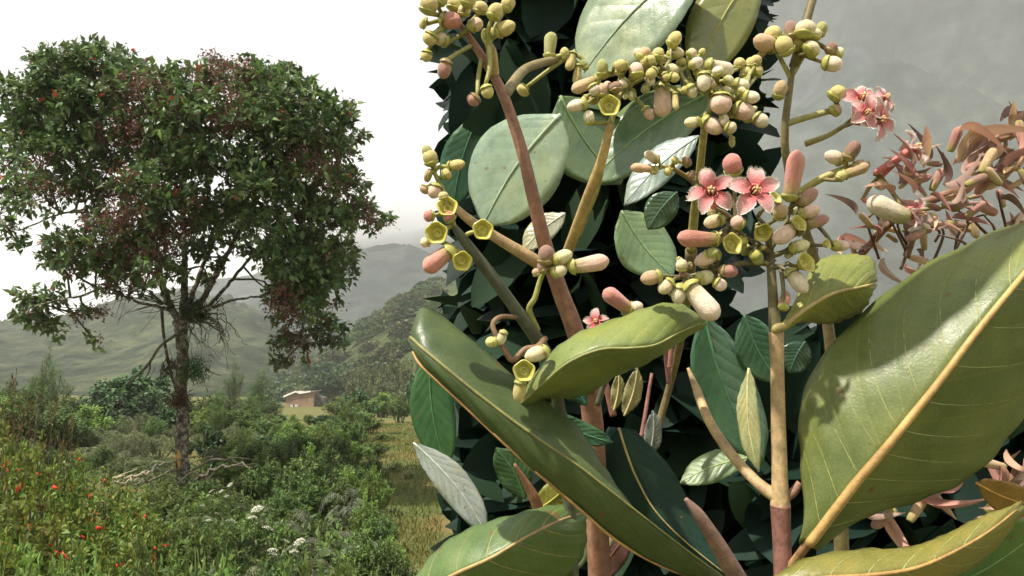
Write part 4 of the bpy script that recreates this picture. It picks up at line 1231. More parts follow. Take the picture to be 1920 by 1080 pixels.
def leaf3(root, left, mid, right, colr, mat=M_leaf, bulge=.0, rib=None, veins=0, thick=.00035, nu=34, nv=6, ripple=.0004, name='leaf', hole=None, ribcol=(.45, .36, .15), veincol=(.30, .33, .13)):
    PW = lambda q: q if isinstance(q, Vector) else P(*q)
    A = catmull([PW(q) for q in left], nu); B = catmull([PW(q) for q in mid], nu); C = catmull([PW(q) for q in right], nu)
    vs = []; uvs = []
    ss = np.concatenate([np.linspace(-1, 0, nv + 1), np.linspace(0, 1, nv + 1)[1:]])
    G = np.zeros((nu, len(ss), 3))
    for j, s in enumerate(ss):
        E = A if s < 0 else C; q = abs(s)
        G[:, j] = B * (1 - q) + E * q
    # normals for bulge and ripple
    du = np.gradient(G, axis=0); dv = np.gradient(G, axis=1)
    nn = norm(np.cross(du, dv)); tocam = np.array(CAM) - G
    nn = nn * np.sign(np.sum(nn * tocam, -1, keepdims=True))
    tt = np.linspace(0, 1, nu)[:, None]; q = np.abs(ss)[None]
    off = bulge * np.sin(np.pi * q) + ripple * np.sin(tt * 9 * 2 * np.pi - q * 2.2 * 2 * np.pi) * q ** .5 + ripple * 1.6 * np.sin(tt * 14 + 3 * np.sign(ss)[None]) * q ** 3
    G = G + nn * off[..., None]
    U = np.stack(np.broadcast_arrays(tt, ss[None]), -1)
    f = grid_faces(nu, len(ss))
    if hole:
        cen = U.reshape(-1, 2)[f].mean(1)
        f = f[~((((cen[:, 0] - hole[0]) / hole[2]) ** 2 + ((cen[:, 1] - hole[1]) / hole[3]) ** 2) < 1)]
    org = np.array(root_loc(root))
    o = link(name, mk_mesh(name, G.reshape(-1, 3) - org, f, mat, uv=U.reshape(-1, 2)), root)
    o.color = (*colr, 1)
    sm = o.modifiers.new('thickness', 'SOLIDIFY'); sm.thickness = thick; sm.offset = 0
    dm = np.mean([.25 if isinstance(m_, Vector) else m_[2] for m_ in mid])
    if rib:
        t = Tubes(); ctr = G[:, nv] + nn[:, nv] * (rib[0] * .12 * dm / FPX)
        t.add(ctr[:-1], np.linspace(rib[0], rib[1], nu - 1) * .5 * dm / FPX, 8, ribcol)
        rb = t.build('midrib', M_rib, root); rb.parent = o
    if veins:
        for sgn in (-1, 1):
            for k in range(veins):
                t0 = .06 + .80 * k / veins; t1 = min(.985, t0 + .17)
                pts = []
                for e in np.linspace(0, 1, 9):
                    ti = (t0 + (t1 - t0) * (e ** 1.15)) * (nu - 1); i0 = min(int(ti), nu - 2); fr = ti - i0
                    si = nv + sgn * e * .93 * nv; j0 = min(int(math.floor(si)), len(ss) - 2); fs = si - j0
                    g = (G[i0, j0] * (1 - fr) + G[i0 + 1, j0] * fr) * (1 - fs) + (G[i0, j0 + 1] * (1 - fr) + G[i0 + 1, j0 + 1] * fr) * fs
                    pts.append(g + nn[i0, j0] * .00012)
                t = Tubes(); t.add(np.array(pts), [2.6 * .5 * dm / FPX, .9 * .5 * dm / FPX], 5, veincol)
                vb = t.build('vein', M_rib, root); vb.parent = o
    return o

def leafs(root, b, t, w, d, colr, mat=M_gloss, twist=0.0, bow=.06, dd=0.0, fold=.1, shape=.8, rib=True, **kw):
    """plain leaf from base pixel to tip pixel"""
    bx_, by_ = b; tx, ty = t; n = 8
    dx, dy = tx - bx_, ty - by_; L = math.hypot(dx, dy); px, py = -dy / L, dx / L
    l = []; m = []; r = []
    for i in range(n):
        q = i / (n - 1); ww = .5 * w * (max(0.0, math.sin(math.pi * (q * .94 + .03))) ** shape)
        if i in (0, n - 1): ww = 1.0
        cx = bx_ + dx * q + px * bow * L * math.sin(math.pi * q); cy = by_ + dy * q + py * bow * L * math.sin(math.pi * q)
        z = d + dd * q; s = ww * d / FPX
        m.append((cx, cy, z)); l.append((cx + px * ww, cy + py * ww, z + twist * s * 2 + fold * s)); r.append((cx - px * ww, cy - py * ww, z - twist * s * 2 + fold * s))
    rb = (max(4, w * .05), 2) if rib else None
    return leaf3(root, l, m, r, colr, mat, nu=20, nv=4, rib=rb, ribcol=tuple(min(1, c * 1.5) for c in colr), **kw)

def ground_root(name, px, d, label, cat, group=None):
    p = P(px, 1080, d); o = empty(name, (p.x, p.y + .02, gz(p.x, p.y)))
    tag(o, label, cat, group); return o

def down(px, py, d, root):
    """points that carry a stem from below the frame to the ground"""
    a = P(px, py, d); g = root_loc(root)
    return [Vector((g.x, g.y, g.z - .05)), Vector((g.x + .01, g.y + .01, g.z + .55)), Vector(((a.x + g.x) / 2, (a.y + g.y) / 2, (a.z + g.z) / 2 + .45)), a]

TAN = (.50, .36, .20); RED = (.31, .165, .115); DKS = (.10, .115, .075); GRN = (.36, .36, .13); OLV = (.19, .175, .09); PUR = (.27, .13, .115)

# ---- shoot A: the sharp one with two open pink stars
A = ground_root('flowering_shoot', 1468, .30, 'sharp flowering shoot with two open pink star flowers and a big veined leaf', 'flowering shoot', 'flowering shoots')
t = Tubes()
t.add(catmull(down(1470, 1110, .30, A), 20), [.006, .0036], 9, PUR)
tube_px(t, [(1470, 1112, .30), (1466, 1020, .30), (1463, 945, .30)], [36, 34, 38], PUR, 12)
tube_px(t, [(1463, 950, .30), (1462, 900, .30), (1459, 780, .30), (1457, 680, .30), (1455, 622, .30)], [38, 30, 27, 25, 29], TAN, 12)
tube_px(t, [(1455, 626, .30), (1450, 570, .30), (1447, 520, .30), (1443, 470, .30), (1440, 440, .301)], [25, 19, 17, 15, 12], OLV, 10)
t.build('stem', M_stem, A)
t = Tubes(); tube_px(t, [(1462, 935, .30), (1420, 905, .305), (1370, 850, .315), (1330, 790, .325), (1308, 735, .335), (1290, 690, .34)], [26, 20, 19, 18, 17, 6], TAN, 10)
t.build('side_twig', M_stem, A)
t = Tubes(); tube_px(t, [(1464, 935, .30), (1485, 925, .30), (1500, 905, .30)], [22, 18, 14], RED, 9); t.build('petiole_stub', M_stem, A)

leaf3(A, [(1512, 1022, .292), (1503, 930, .296), (1500, 840, .300), (1502, 765, .303), (1530, 685, .306), (1600, 600, .310), (1700, 520, .313), (1810, 462, .316), (1930, 412, .318), (2060, 372, .318)],
      [(1516, 1020, .288), (1560, 962, .284), (1606, 902, .281), (1655, 845, .279), (1700, 790, .278), (1760, 715, .277), (1830, 622, .278), (1900, 536, .281), (1970, 456, .288), (2064, 370, .300)],
      [(1524, 1022, .292), (1590, 985, .299), (1670, 955, .305), (1750, 925, .308), (1830, 886, .310), (1895, 822, .312), (1945, 740, .313), (1990, 640, .313), (2030, 510, .310), (2068, 372, .306)],
      (.175, .205, .058), M_leaf, bulge=.003, rib=(20, 8), veins=9, nu=60, nv=12, ripple=.0005, ribcol=(.50, .33, .13), veincol=(.30, .32, .12))
t = Tubes(); tube_px(t, [(1470, 1075, .30), (1490, 1052, .296), (1518, 1015, .289)], [20, 17, 17], (.40, .24, .12), 9); t.build('petiole', M_stem, A)
leaf3(A, [(1466, 614, .30), (1492, 560, .305), (1520, 510, .312), (1550, 482, .316), (1590, 475, .318), (1625, 482, .318), (1640, 500, .318), (1641, 528, .317)],
      [(1468, 614, .299), (1495, 590, .299), (1525, 570, .300), (1555, 553, .302), (1580, 545, .304), (1605, 540, .306), (1625, 535, .309), (1640, 530, .315)],
      [(1470, 616, .30), (1500, 606, .308), (1535, 605, .314), (1560, 606, .318), (1590, 600, .320), (1612, 585, .320), (1628, 562, .319), (1640, 534, .318)],
      (.30, .31, .075), M_leaf, bulge=.001, rib=(10, 4), veins=5, nu=30, nv=6)
t = Tubes(); tube_px(t, [(1455, 626, .30), (1457, 616, .298), (1470, 612, .298), (1482, 600, .299)], [20, 20, 15, 11], (.42, .36, .13), 9); t.build('petiole', M_stem, A)

def Z3(X, Y): return 1180 + X / 3.0, 260 + Y / 3.0
dA = .295; hubs = []; bases = []
st = Tubes()
for pts in ([(790, 640), (720, 590), (640, 545), (600, 470)], [(790, 620), (830, 560), (880, 480), (905, 390)], [(790, 660), (860, 640), (920, 600)],
            [(785, 700), (640, 700), (480, 740), (310, 780)], [(790, 600), (770, 500), (720, 440)], [(900, 520), (960, 470), (1010, 440)], [(790, 720), (850, 720), (890, 700)]):
    q = [(*Z3(*p), dA + .004) for p in pts]
    tube_px(st, q, [13, 9, 7], OLV, 8)
    for k in q: hubs.append(P(*k))
B3 = [(590,200,570,85,105,'p',-.004),(900,345,945,62,100,'p',-.002),(500,568,272,556,97,'pt',-.004),(960,370,1055,282,75,'pb',.002),(960,430,1075,388,75,'wp',None),(1000,482,1122,445,70,'pb',.004),
 (835,450,862,365,82,'t',-.004),(530,450,418,482,76,'c',None),(640,490,572,455,82,'wp',None),(925,500,815,580,92,'wp',-.006),(905,622,1015,588,76,'c',None),(505,640,366,705,82,'wp',None),
 (900,740,998,868,88,'w',-.004),(328,815,495,1015,122,'w',-.006),(180,770,62,792,82,'t',None),(240,800,168,865,76,'c',None),(290,822,268,932,82,'w',None),(300,742,288,678,68,'c',None),(380,792,474,768,82,'c',None),
 (480,800,545,842,72,'w',None),(510,742,614,750,72,'pb',None),(425,662,505,628,66,'g',None),(865,960,885,858,62,'p',.004),(1150,602,1232,602,64,'wp',.006),(700,640,735,700,70,'g',.004),(640,560,610,640,66,'g',.005)]
for X0, Y0, X1, Y1, w, c, dz in B3:
    bases.append(bud(A, *Z3(X0, Y0), *Z3(X1, Y1), w / 3.0, c, dA, dz))
for X, Y, w, fc in [(575, 595, 132, (.35, .25, 1)), (750, 525, 116, (.05, -.45, .8)), (950, 480, 104, (.45, .5, 1)), (990, 700, 128, (.55, .45, 1)), (818, 335, 92, (.5, .6, .8)), (1110, 592, 66, (.6, .3, .7))]:
    bases.append(cup(A, *Z3(X, Y), w / 3.0, dA - .003, fc))
bases.append(flower(A, *Z3(462, 300), 47, dA - .014, (-.32, .42, 1), .35))
bases.append(flower(A, *Z3(708, 295), 49, dA - .018, (.02, .22, 1), .0))
for k in range(26):
    h_ = wr0.choice([(1345, 430), (1395, 450), (1440, 430), (1475, 400), (1490, 450), (1300, 510), (1330, 505), (1420, 400), (1270, 525), (1400, 470)])
    a_ = wr0.uniform(0, 6.28); x_ = h_[0] + wr0.gauss(0, 16); y_ = h_[1] + wr0.gauss(0, 14); l_ = wr0.uniform(14, 26)
    bases.append(bud(A, x_, y_, x_ + l_ * math.cos(a_), y_ + l_ * math.sin(a_) * .8, l_ * wr0.uniform(.6, .85), wr0.choice(('c', 'y', 'g', 't', 'wp', 'pb')), dA + wr0.uniform(.002, .012)))
pedicels(st, hubs, bases, OLV, 7, dA)
st.build('flower_stalk', M_stem, A)
# leaf curling in at the foot of the stem, and one more beside it
leaf3(A, [(1436, 1092, .262), (1500, 1049, .264), (1600, 1034, .268), (1700, 1024, .272), (1790, 994, .276), (1860, 963, .279), (1914, 944, .282)],
      [(1438, 1100, .258), (1540, 1084, .254), (1630, 1078, .254), (1710, 1066, .257), (1780, 1038, .262), (1850, 998, .270), (1916, 947, .281)],
      [(1442, 1110, .262), (1560, 1150, .268), (1660, 1140, .274), (1740, 1115, .279), (1810, 1072, .282), (1875, 1014, .284), (1918, 950, .283)],
      (.24, .22, .055), M_leaf, bulge=.0015, rib=(10, 4), veins=6, ribcol=(.42, .27, .10))
leafs(A, (1690, 1130), (1960, 985), 170, .34, (.10, .19, .06), M_leaf, .2)

# ---- shoot B: reddish stem with cream bud heads
Bq = ground_root('flowering_shoot', 1100, .36, 'reddish brown shoot carrying the crowded cream yellow bud head', 'flowering shoot', 'flowering shoots')
t = Tubes()
t.add(catmull(down(1125, 1110, .40, Bq), 20), [.007, .0062], 9, RED)
tube_px(t, [(1125, 1112, .40), (1112, 800, .39), (1085, 645, .375), (1050, 545, .37), (1022, 460, .365), (1000, 370, .36), (975, 270, .36), (940, 170, .36), (900, 100, .36), (862, 45, .36)], [46, 42, 35, 31, 28, 24, 21, 19, 15, 10], RED, 12)
t.build('stem', M_stem, Bq)
t = Tubes(); tube_px(t, [(1022, 500, .366), (985, 478, .362), (930, 445, .358), (880, 412, .355), (850, 385, .352)], [26, 24, 20, 18, 12], TAN, 10); t.build('side_twig', M_stem, Bq)
t = Tubes(); tube_px(t, [(1052, 500, .366), (1066, 468, .345), (1100, 375, .325), (1128, 300, .315), (1145, 232, .311)], [22, 22, 20, 18, 15], (.47, .34, .14), 10); t.build('side_twig', M_stem, Bq)
t = Tubes(); tube_px(t, [(1085, 440, .36), (1100, 400, .35), (1120, 350, .345), (1130, 300, .34)], [12, 14, 12, 8], GRN, 8); t.build('side_twig', M_stem, Bq)
t = Tubes(); tube_px(t, [(1296, 470, .37), (1302, 400, .36), (1312, 320, .34), (1322, 235, .32), (1335, 200, .312)], [20, 18, 15, 13, 10], (.40, .36, .13), 9)
tube_px(t, [(1296, 470, .37), (1288, 560, .40), (1262, 700, .46), (1200, 900, .46), (1130, 1040, .42)], [20, 18, 15, 15, 18], (.22, .18, .09), 9)
t.build('side_twig', M_stem, Bq)
def Z2(X, Y): return 1040 + X / 4.155, 40 + Y / 4.155
dB = .31; hubs = []; bases = []; st = Tubes()
for pts in ([(435, 800), (480, 640), (560, 520), (700, 440), (850, 400)], [(460, 700), (400, 600), (330, 560)], [(560, 520), (520, 420), (450, 400)], [(850, 400), (900, 300), (930, 230)], [(850, 400), (980, 380), (1060, 340)],
            [(1215, 720), (1220, 600), (1260, 480), (1240, 420)], [(1220, 640), (1330, 620), (1430, 600)], [(1215, 700), (1150, 740), (1100, 760)], [(1250, 680), (1320, 760), (1330, 800)], [(850, 400), (840, 470), (830, 500)]):
    q = [(*Z2(*p), dB + .004) for p in pts]
    tube_px(st, q, [12, 8, 7], GRN, 8)
    for k in q: hubs.append(P(*k))
B2 = [(900,195,972,80,104,'y'),(660,300,735,210,100,'t'),(800,300,815,205,95,'y'),(935,285,965,200,118,'c'),(1040,275,1100,225,84,'c'),(565,350,470,338,95,'y'),(640,440,630,320,118,'wp'),(700,420,690,345,85,'t'),(895,430,935,335,118,'c'),
 (1055,355,1155,295,86,'w'),(370,430,370,290,95,'g'),(345,450,132,542,98,'t'),(365,585,370,485,84,'t'),(485,550,470,470,100,'b'),(335,610,262,602,84,'t'),(252,640,95,672,94,'w'),(275,800,262,690,86,'w'),(625,580,570,582,74,'c'),
 (835,480,838,745,138,'wp'),(938,555,946,690,50,'y'),(700,670,764,768,76,'wp'),(1178,335,1395,392,118,'w'),(1165,400,1160,545,108,'w'),(1045,495,1095,595,84,'w'),(1395,480,1520,512,96,'w'),(1305,570,1288,720,170,'wp'),(1475,578,1600,602,96,'w'),
 (1400,675,1555,725,138,'wp'),(1555,735,1660,812,108,'w'),(1125,780,1010,792,84,'c'),(1155,770,1310,858,126,'wp'),(1330,815,1418,842,96,'c'),(770,360,740,310,80,'c'),(600,500,560,450,90,'t'),(980,350,1010,290,90,'y'),(1060,450,1020,520,70,'g'),
 (1280,420,1260,350,90,'w'),(1330,480,1390,440,90,'c'),(1440,560,1490,530,80,'c'),(500,420,520,350,80,'g'),(1240,520,1200,480,80,'wp'),(1100,420,1140,380,80,'y'),(720,500,690,560,70,'g'),(1380,900,1385,985,50,'g')]
for X0, Y0, X1, Y1, w, c in B2:
    bases.append(bud(Bq, *Z2(X0, Y0), *Z2(X1, Y1), w / 4.155, c, dB + brnd.uniform(-.004, .006)))
bases.append(cup(Bq, *Z2(425, 662), 180 / 4.155, dB - .004, (.0, .1, 1)))
for X, Y in ((1430, 330), (1520, 330), (1570, 390), (1480, 400), (1560, 310)):
    bases.append(bud(Bq, *Z2(X, Y + 40), *Z2(X + 20, Y - 50), 90 / 4.155, 'y', dB + .05))
for k in range(46):
    h_ = wr0.choice([(1120, 170), (1165, 165), (1185, 130), (1215, 115), (1250, 110), (1280, 125), (1320, 150), (1345, 165), (1375, 180), (1340, 215), (1395, 205), (1300, 160), (1230, 140), (1365, 215)])
    a_ = wr0.uniform(0, 6.28); x_ = h_[0] + wr0.gauss(0, 14); y_ = h_[1] + wr0.gauss(0, 13); l_ = wr0.uniform(15, 27)
    bases.append(bud(Bq, x_, y_, x_ + l_ * math.cos(a_), y_ + l_ * math.sin(a_) * .8, l_ * wr0.uniform(.6, .9), wr0.choice(('c', 'y', 'w', 'y', 'wp', 'c')), dB + wr0.uniform(-.004, .012)))
pedicels(st, hubs, bases, GRN, 7, dB)
st.build('flower_stalk', M_stem, Bq)
# the head at the shoot's top and the one below it
hubs = [P(870, 62, .36), P(885, 85, .36), P(905, 105, .36), P(850, 40, .36)]; bases = []; st = Tubes()
tube_px(st, [(925, 140, .36), (922, 100, .355), (915, 80, .352)], [24, 20, 14], (.40, .30, .13), 9); hubs.append(P(917, 84, .352))
tube_px(st, [(945, 180, .36), (985, 130, .38), (1040, 112, .40), (1080, 100, .40)], [20, 18, 16, 12], (.25, .21, .10), 9); hubs.append(P(1075, 100, .40))
for x0, y0, x1, y1, w, c in [(826,36,866,42,32,'p'),(850,20,856,-6,30,'y'),(872,12,886,-14,28,'y'),(898,25,906,2,28,'y'),(922,36,936,6,28,'y'),(880,52,905,40,26,'wp'),(905,66,936,60,22,'y'),(930,62,966,44,28,'y'),(800,25,808,-8,34,'y'),(812,62,800,84,28,'y'),(802,95,797,116,22,'y'),
  (838,112,828,148,26,'pb'),(840,80,812,66,26,'c'),(820,10,830,-20,28,'y'),(945,20,960,-8,26,'y'),(800,45,786,40,24,'c'),(868,30,874,8,24,'c'),(910,160,918,185,24,'y'),(895,180,880,196,26,'pb')]:
    bases.append(bud(Bq, x0, y0, x1, y1, w, c, .35 + brnd.uniform(-.006, .006)))
for x0, y0, x1, y1, w, c in [(1060,112,1058,88,18,'y'),(1075,98,1066,132,18,'y'),(1085,120,1080,160,16,'y'),(1030,110,1034,60,24,'g'),(985,165,975,175,26,'y'),(1100,130,1090,110,14,'g')]:
    bases.append(bud(Bq, x0, y0, x1, y1, w, c, .40))
pedicels(st, hubs, bases, GRN, 8, .355); st.build('flower_stalk', M_stem, Bq)
hubs = [P(835, 372, .352), P(820, 345, .352), P(850, 385, .352), P(815, 320, .352)]; bases = []; st = Tubes()
tube_px(st, [(852, 388, .352), (832, 360, .352), (812, 318, .352)], [13, 10, 8], GRN, 8)
for x0, y0, x1, y1, w, c in [(810,310,802,280,28,'y'),(818,345,810,372,26,'wp'),(840,312,872,306,20,'y'),(808,330,796,326,26,'t'),(830,330,846,322,22,'y'),(800,350,792,362,20,'t'),(806,295,796,272,20,'g')]:
    bases.append(bud(Bq, x0, y0, x1, y1, w, c, .35))
pedicels(st, hubs, bases, GRN, 7, .35); st.build('flower_stalk', M_stem, Bq)
# small head right of it
hubs = [P(1262, 310, .33), P(1240, 315, .33), P(1285, 330, .335)]; bases = []; st = Tubes()
tube_px(st, [(1305, 345, .345), (1285, 330, .335), (1255, 314, .33), (1225, 314, .33)], [11, 9, 8, 6], (.30, .22, .10), 8)
for x0, y0, x1, y1, w, c in [(1232,318,1182,314,18,'t'),(1235,302,1208,286,20,'c'),(1258,318,1246,326,16,'y'),(1262,304,1272,296,16,'y'),(1282,306,1296,300,22,'b'),(1225,316,1228,328,16,'y'),(1300,322,1292,336,14,'b')]:
    bases.append(bud(Bq, x0, y0, x1, y1, w, c, .328))
pedicels(st, hubs, bases, GRN, 5, .33); st.build('flower_stalk', M_stem, Bq)

# ---- shoot C: dark stem with open calyx cups
Cq = ground_root('flowering_shoot', 1075, .33, 'dark green shoot ending in open yellow calyx cups and a pink bud', 'flowering shoot', 'flowering shoots')
t = Tubes()
t.add(catmull(down(1075, 1110, .345, Cq), 20), [.005, .0032], 9, DKS)
tube_px(t, [(1075, 1112, .345), (1062, 860, .34), (1035, 700, .325), (1012, 645, .312), (960, 570, .304), (905, 495, .30), (868, 448, .298), (848, 420, .298)], [28, 26, 25, 26, 22, 21, 18, 10], DKS, 10)
t.build('stem', M_stem, Cq)
def Z5(X, Y): return 790 + X / 2.571, 340 + Y / 2.571
hubs = [P(866, 446, .298), P(850, 422, .298), P(845, 408, .298), P(858, 470, .298)]; bases = []; st = Tubes()
for X, Y, w, fc in [(125, 125, 106, (.05, .35, 1)), (75, 250, 116, (-.1, -.05, 1)), (295, 235, 106, (.25, .1, 1)), (195, 385, 102, (.35, -.1, 1))]:
    bases.append(cup(Cq, *Z5(X, Y), w / 2.571, .293, fc, (.62, .55, .13)))
for X0, Y0, X1, Y1, w, c in [(152, 325, 14, 432, 88, 'p'), (150, 190, 118, 150, 62, 'pt'), (60, 165, 10, 170, 56, 'pt'), (110, 90, 100, 50, 50, 'y'), (40, 290, -5, 300, 50, 'c')]:
    bases.append(bud(Cq, *Z5(X0, Y0), *Z5(X1, Y1), w / 2.571, c, .294))
pedicels(st, hubs, bases, GRN, 8, .295); st.build('flower_stalk', M_stem, Cq)
hubs = [P(*Z5(575, 465), .305), P(*Z5(610, 440), .303), P(*Z5(600, 410), .303)]; bases = []; st = Tubes()
tube_px(st, [(*Z5(560, 720), .31), (*Z5(520, 620), .306), (*Z5(548, 560), .305), (*Z5(575, 470), .305), (*Z5(605, 420), .303)], [13, 12, 11, 10, 7], (.30, .31, .10), 8)
for X0, Y0, X1, Y1, w, c in [(600, 400, 602, 305, 78, 'b'), (635, 385, 728, 343, 68, 'c'), (630, 445, 702, 418, 62, 'c'), (715, 415, 905, 380, 82, 'wp'), (590, 440, 570, 390, 46, 'b'), (560, 455, 545, 420, 40, 't')]:
    bases.append(bud(Cq, *Z5(X0, Y0), *Z5(X1, Y1), w / 2.571, c, .30))
pedicels(st, hubs, bases, GRN, 6, .3); st.build('flower_stalk', M_stem, Cq)
hubs = [P(*Z5(600, 790), .30), P(*Z5(560, 800), .295), P(*Z5(440, 862), .292), P(*Z5(375, 770), .292), P(*Z5(470, 880), .290)]; bases = []; st = Tubes()
tube_px(st, [(*Z5(595, 760), .31), (*Z5(560, 800), .297), (*Z5(500, 810), .293), (*Z5(440, 862), .292), (*Z5(395, 800), .292), (*Z5(345, 700), .293), (*Z5(380, 655), .295), (*Z5(460, 655), .303)], [13, 14, 11, 12, 11, 10, 10, 9], (.24, .15, .09), 9)
for X0, Y0, X1, Y1, w, c in [(610, 815, 498, 852, 74, 'c'), (480, 955, 465, 1066, 62, 'y'), (365, 775, 308, 775, 52, 'y'), (400, 720, 375, 790, 46, 'c')]:
    bases.append(bud(Cq, *Z5(X0, Y0), *Z5(X1, Y1), w / 2.571, c, .288))
bases.append(cup(Cq, *Z5(495, 915), 112 / 2.571, .284, (.05, .15, 1), (.52, .48, .13)))
pedicels(st, hubs, bases, (.26, .2, .09), 8, .29); st.build('flower_stalk', M_stem, Cq)
hubs = [P(1165, 625, .33), P(1150, 640, .34)]; bases = []; st = Tubes()
tube_px(st, [(1120, 760, .35), (1145, 680, .345), (1165, 625, .33)], [12, 10, 8], DKS, 8)
bases.append(bud(Cq, *Z5(1010, 625), *Z5(880, 525), 78 / 2.571, 'p', .325)); bases.append(flower(Cq, 1118, 604, 26, .325, (-.3, .5, .8), .2))
bases.append(bud(Cq, 1180, 585, 1205, 570, 24, 'wp', .325))
pedicels(st, hubs, bases, DKS, 6, .33); st.build('flower_stalk', M_stem, Cq)

# ---- shoot D: out-of-the-way spray on the right with withered flowers
Dq = ground_root('flowering_shoot', 1560, .40, 'flowering shoot with frilled pink flowers and brown withered clusters', 'flowering shoot', 'flowering shoots')
t = Tubes()
t.add(catmull(down(1580, 1110, .42, Dq), 20), [.006, .004], 9, OLV)
tube_px(t, [(1580, 1112, .42), (1570, 800, .41), (1545, 560, .40), (1500, 400, .385), (1475, 300, .375), (1472, 240, .372), (1480, 170, .372), (1488, 120, .372)], [30, 26, 20, 17, 15, 14, 13, 9], (.20, .17, .08), 9)
tube_px(t, [(1500, 360, .38), (1540, 335, .372), (1590, 316, .368), (1630, 308, .366)], [15, 14, 15, 12], (.42, .38, .15), 9)
tube_px(t, [(1474, 232, .372), (1520, 218, .37), (1572, 204, .368)], [13, 12, 11], (.38, .36, .15), 9)
tube_px(t, [(1510, 270, .378), (1550, 255, .372), (1585, 235, .37)], [12, 10, 8], (.34, .31, .13), 9)
tube_px(t, [(1545, 560, .40), (1620, 470, .40), (1690, 400, .395), (1760, 370, .39), (1830, 340, .39), (1925, 285, .39)], [16, 15, 15, 16, 14, 10], (.28, .15, .10), 9)
tube_px(t, [(1700, 480, .40), (1712, 440, .395), (1715, 405, .39)], [14, 13, 10], (.22, .14, .10), 9)
t.build('stem', M_stem, Dq)
def Z4(X, Y): return 1380 + X / 2.454, 20 + Y / 2.454
hubs = [P(1486, 135, .372), P(1478, 165, .372), P(1500, 100, .372), P(1460, 100, .372), P(1510, 90, .372)]; bases = []; st = Tubes()
tube_px(st, [(1484, 150, .372), (1462, 108, .372), (1450, 90, .372)], [10, 8, 6], GRN, 8); tube_px(st, [(1486, 140, .372), (1510, 100, .372), (1530, 80, .372)], [10, 8, 6], GRN, 8); hubs += [P(1450, 90, .372), P(1530, 80, .372)]
for X0, Y0, X1, Y1, w, c in [(185,165,82,130,80,'t'),(185,140,150,75,80,'y'),(252,135,250,45,64,'b'),(310,125,332,45,92,'c'),(378,118,405,50,56,'g'),(325,195,375,155,84,'c'),(425,195,455,148,52,'b'),(400,238,492,252,72,'w'),(465,215,482,168,44,'c'),(190,405,216,318,62,'t'),(240,200,200,120,80,'y'),(300,180,280,100,80,'y'),(350,130,370,80,70,'c'),(120,180,140,200,70,'t'),
   (440,405,495,345,74,'y'),(510,685,562,598,64,'b'),(492,692,408,658,64,'w'),(490,760,612,710,52,'t'),(440,470,480,440,60,'c'),(650,790,690,815,50,'w'),(540,720,600,700,50,'t'),(470,780,500,740,46,'y'),(1000,900,1060,870,60,'wp'),(860,1010,890,990,50,'w')]:
    bases.append(bud(Dq, *Z4(X0, Y0), *Z4(X1, Y1), w / 2.454, c, .366 + brnd.uniform(-.005, .005)))
hubs += [P(1572, 204, .368), P(1585, 235, .37), P(1590, 316, .368), P(1630, 308, .366), P(1650, 330, .37), P(1540, 335, .372), P(1474, 232, .372), P(1690, 400, .395)]
bases.append(flower(Dq, *Z4(585, 405), 44, .358, (-.1, .55, 1), .2)); bases.append(flower(Dq, *Z4(660, 500), 42, .355, (.5, -.1, 1), .5)); bases.append(flower(Dq, *Z4(600, 470), 34, .352, (.1, .2, 1), .9)); bases.append(flower(Dq, *Z4(690, 400), 30, .362, (.6, .6, .6), .1))
bases.append(flower(Dq, *Z4(810, 640), 36, .360, (.7, .5, .4), .3, 1.6)); bases.append(flower(Dq, *Z4(730, 700), 26, .365, (.4, .6, .5), .6))
bases.append(flower(Dq, *Z4(815, 925), 34, .360, (.75, -.25, .35), .3, 2.0)); bases.append(bud(Dq, *Z4(790, 955), *Z4(606, 872), 96 / 2.454, 'w', .358, 0, False))
pedicels(st, hubs, bases, (.30, .24, .10), 7, .37); st.build('flower_stalk', M_stem, Dq)
WITH = [leaf_template('withered_petal', M_dry, 9, .30, .9, 1.0, c, .8) for c in ((1, .95, .95), (1.5, 1.4, 1.1), (.55, .5, .5), (1.2, .85, .85))]
wr = random.Random(9)
def withered(root, x, y, d, n, lpx, spread, main=None, k0=0):
    for k in range(n):
        if k % 3 == 1:
            a_ = wr.uniform(0, 6.28); l_ = lpx * wr.uniform(.4, .7); x_ = x + wr.gauss(0, spread); y_ = y + wr.gauss(0, spread)
            bud(root, x_, y_, x_ + l_ * math.cos(a_), y_ + l_ * math.sin(a_), l_ * .36, wr.choice(('b', 'pb', 't', 'pb')), d + wr.uniform(-.01, .01), None, False); continue
        o = link('withered_petal', WITH[(k + k0) % 4], root)
        q = Vector((wr.gauss(0, 1), wr.gauss(0, .5), wr.gauss(0, 1)))
        if main is not None: q = q * .45 + camvec(*main) * 1.2
        p = P(x + wr.gauss(0, spread), y + wr.gauss(0, spread), d + wr.uniform(-.01, .01))
        at(o, root, Matrix.Translation(p) @ frame(q, (wr.gauss(0, 1), wr.gauss(0, 1), wr.gauss(0, 1))).to_4x4() @ Matrix.Scale(lpx * wr.uniform(.45, .95) * d / FPX, 4))
withered(Dq, 1700, 340, .365, 13, 60, 16, (.3, .6, .2)); withered(Dq, 1735, 300, .372, 6, 75, 6, (.2, 1, .1), 1)
withered(Dq, 1760, 375, .37, 18, 67, 22, (.9, .3, 0)); withered(Dq, 1800, 280, .38, 10, 97, 14, (.8, .9, 0), 3); withered(Dq, 1850, 330, .38, 21, 82, 30, (1, .4, 0))
withered(Dq, 1880, 250, .385, 7, 90, 16, (.6, .7, 0)); withered(Dq, 1730, 400, .37, 6, 60, 16, (.1, -.8, .2), 3); withered(Dq, 1640, 430, .40, 8, 60, 26); withered(Dq, 1580, 470, .41, 8, 55, 24); withered(Dq, 1690, 470, .41, 8, 60, 26); withered(Dq, 1800, 420, .41, 8, 60, 30); withered(Dq, 1890, 400, .40, 8, 60, 24)
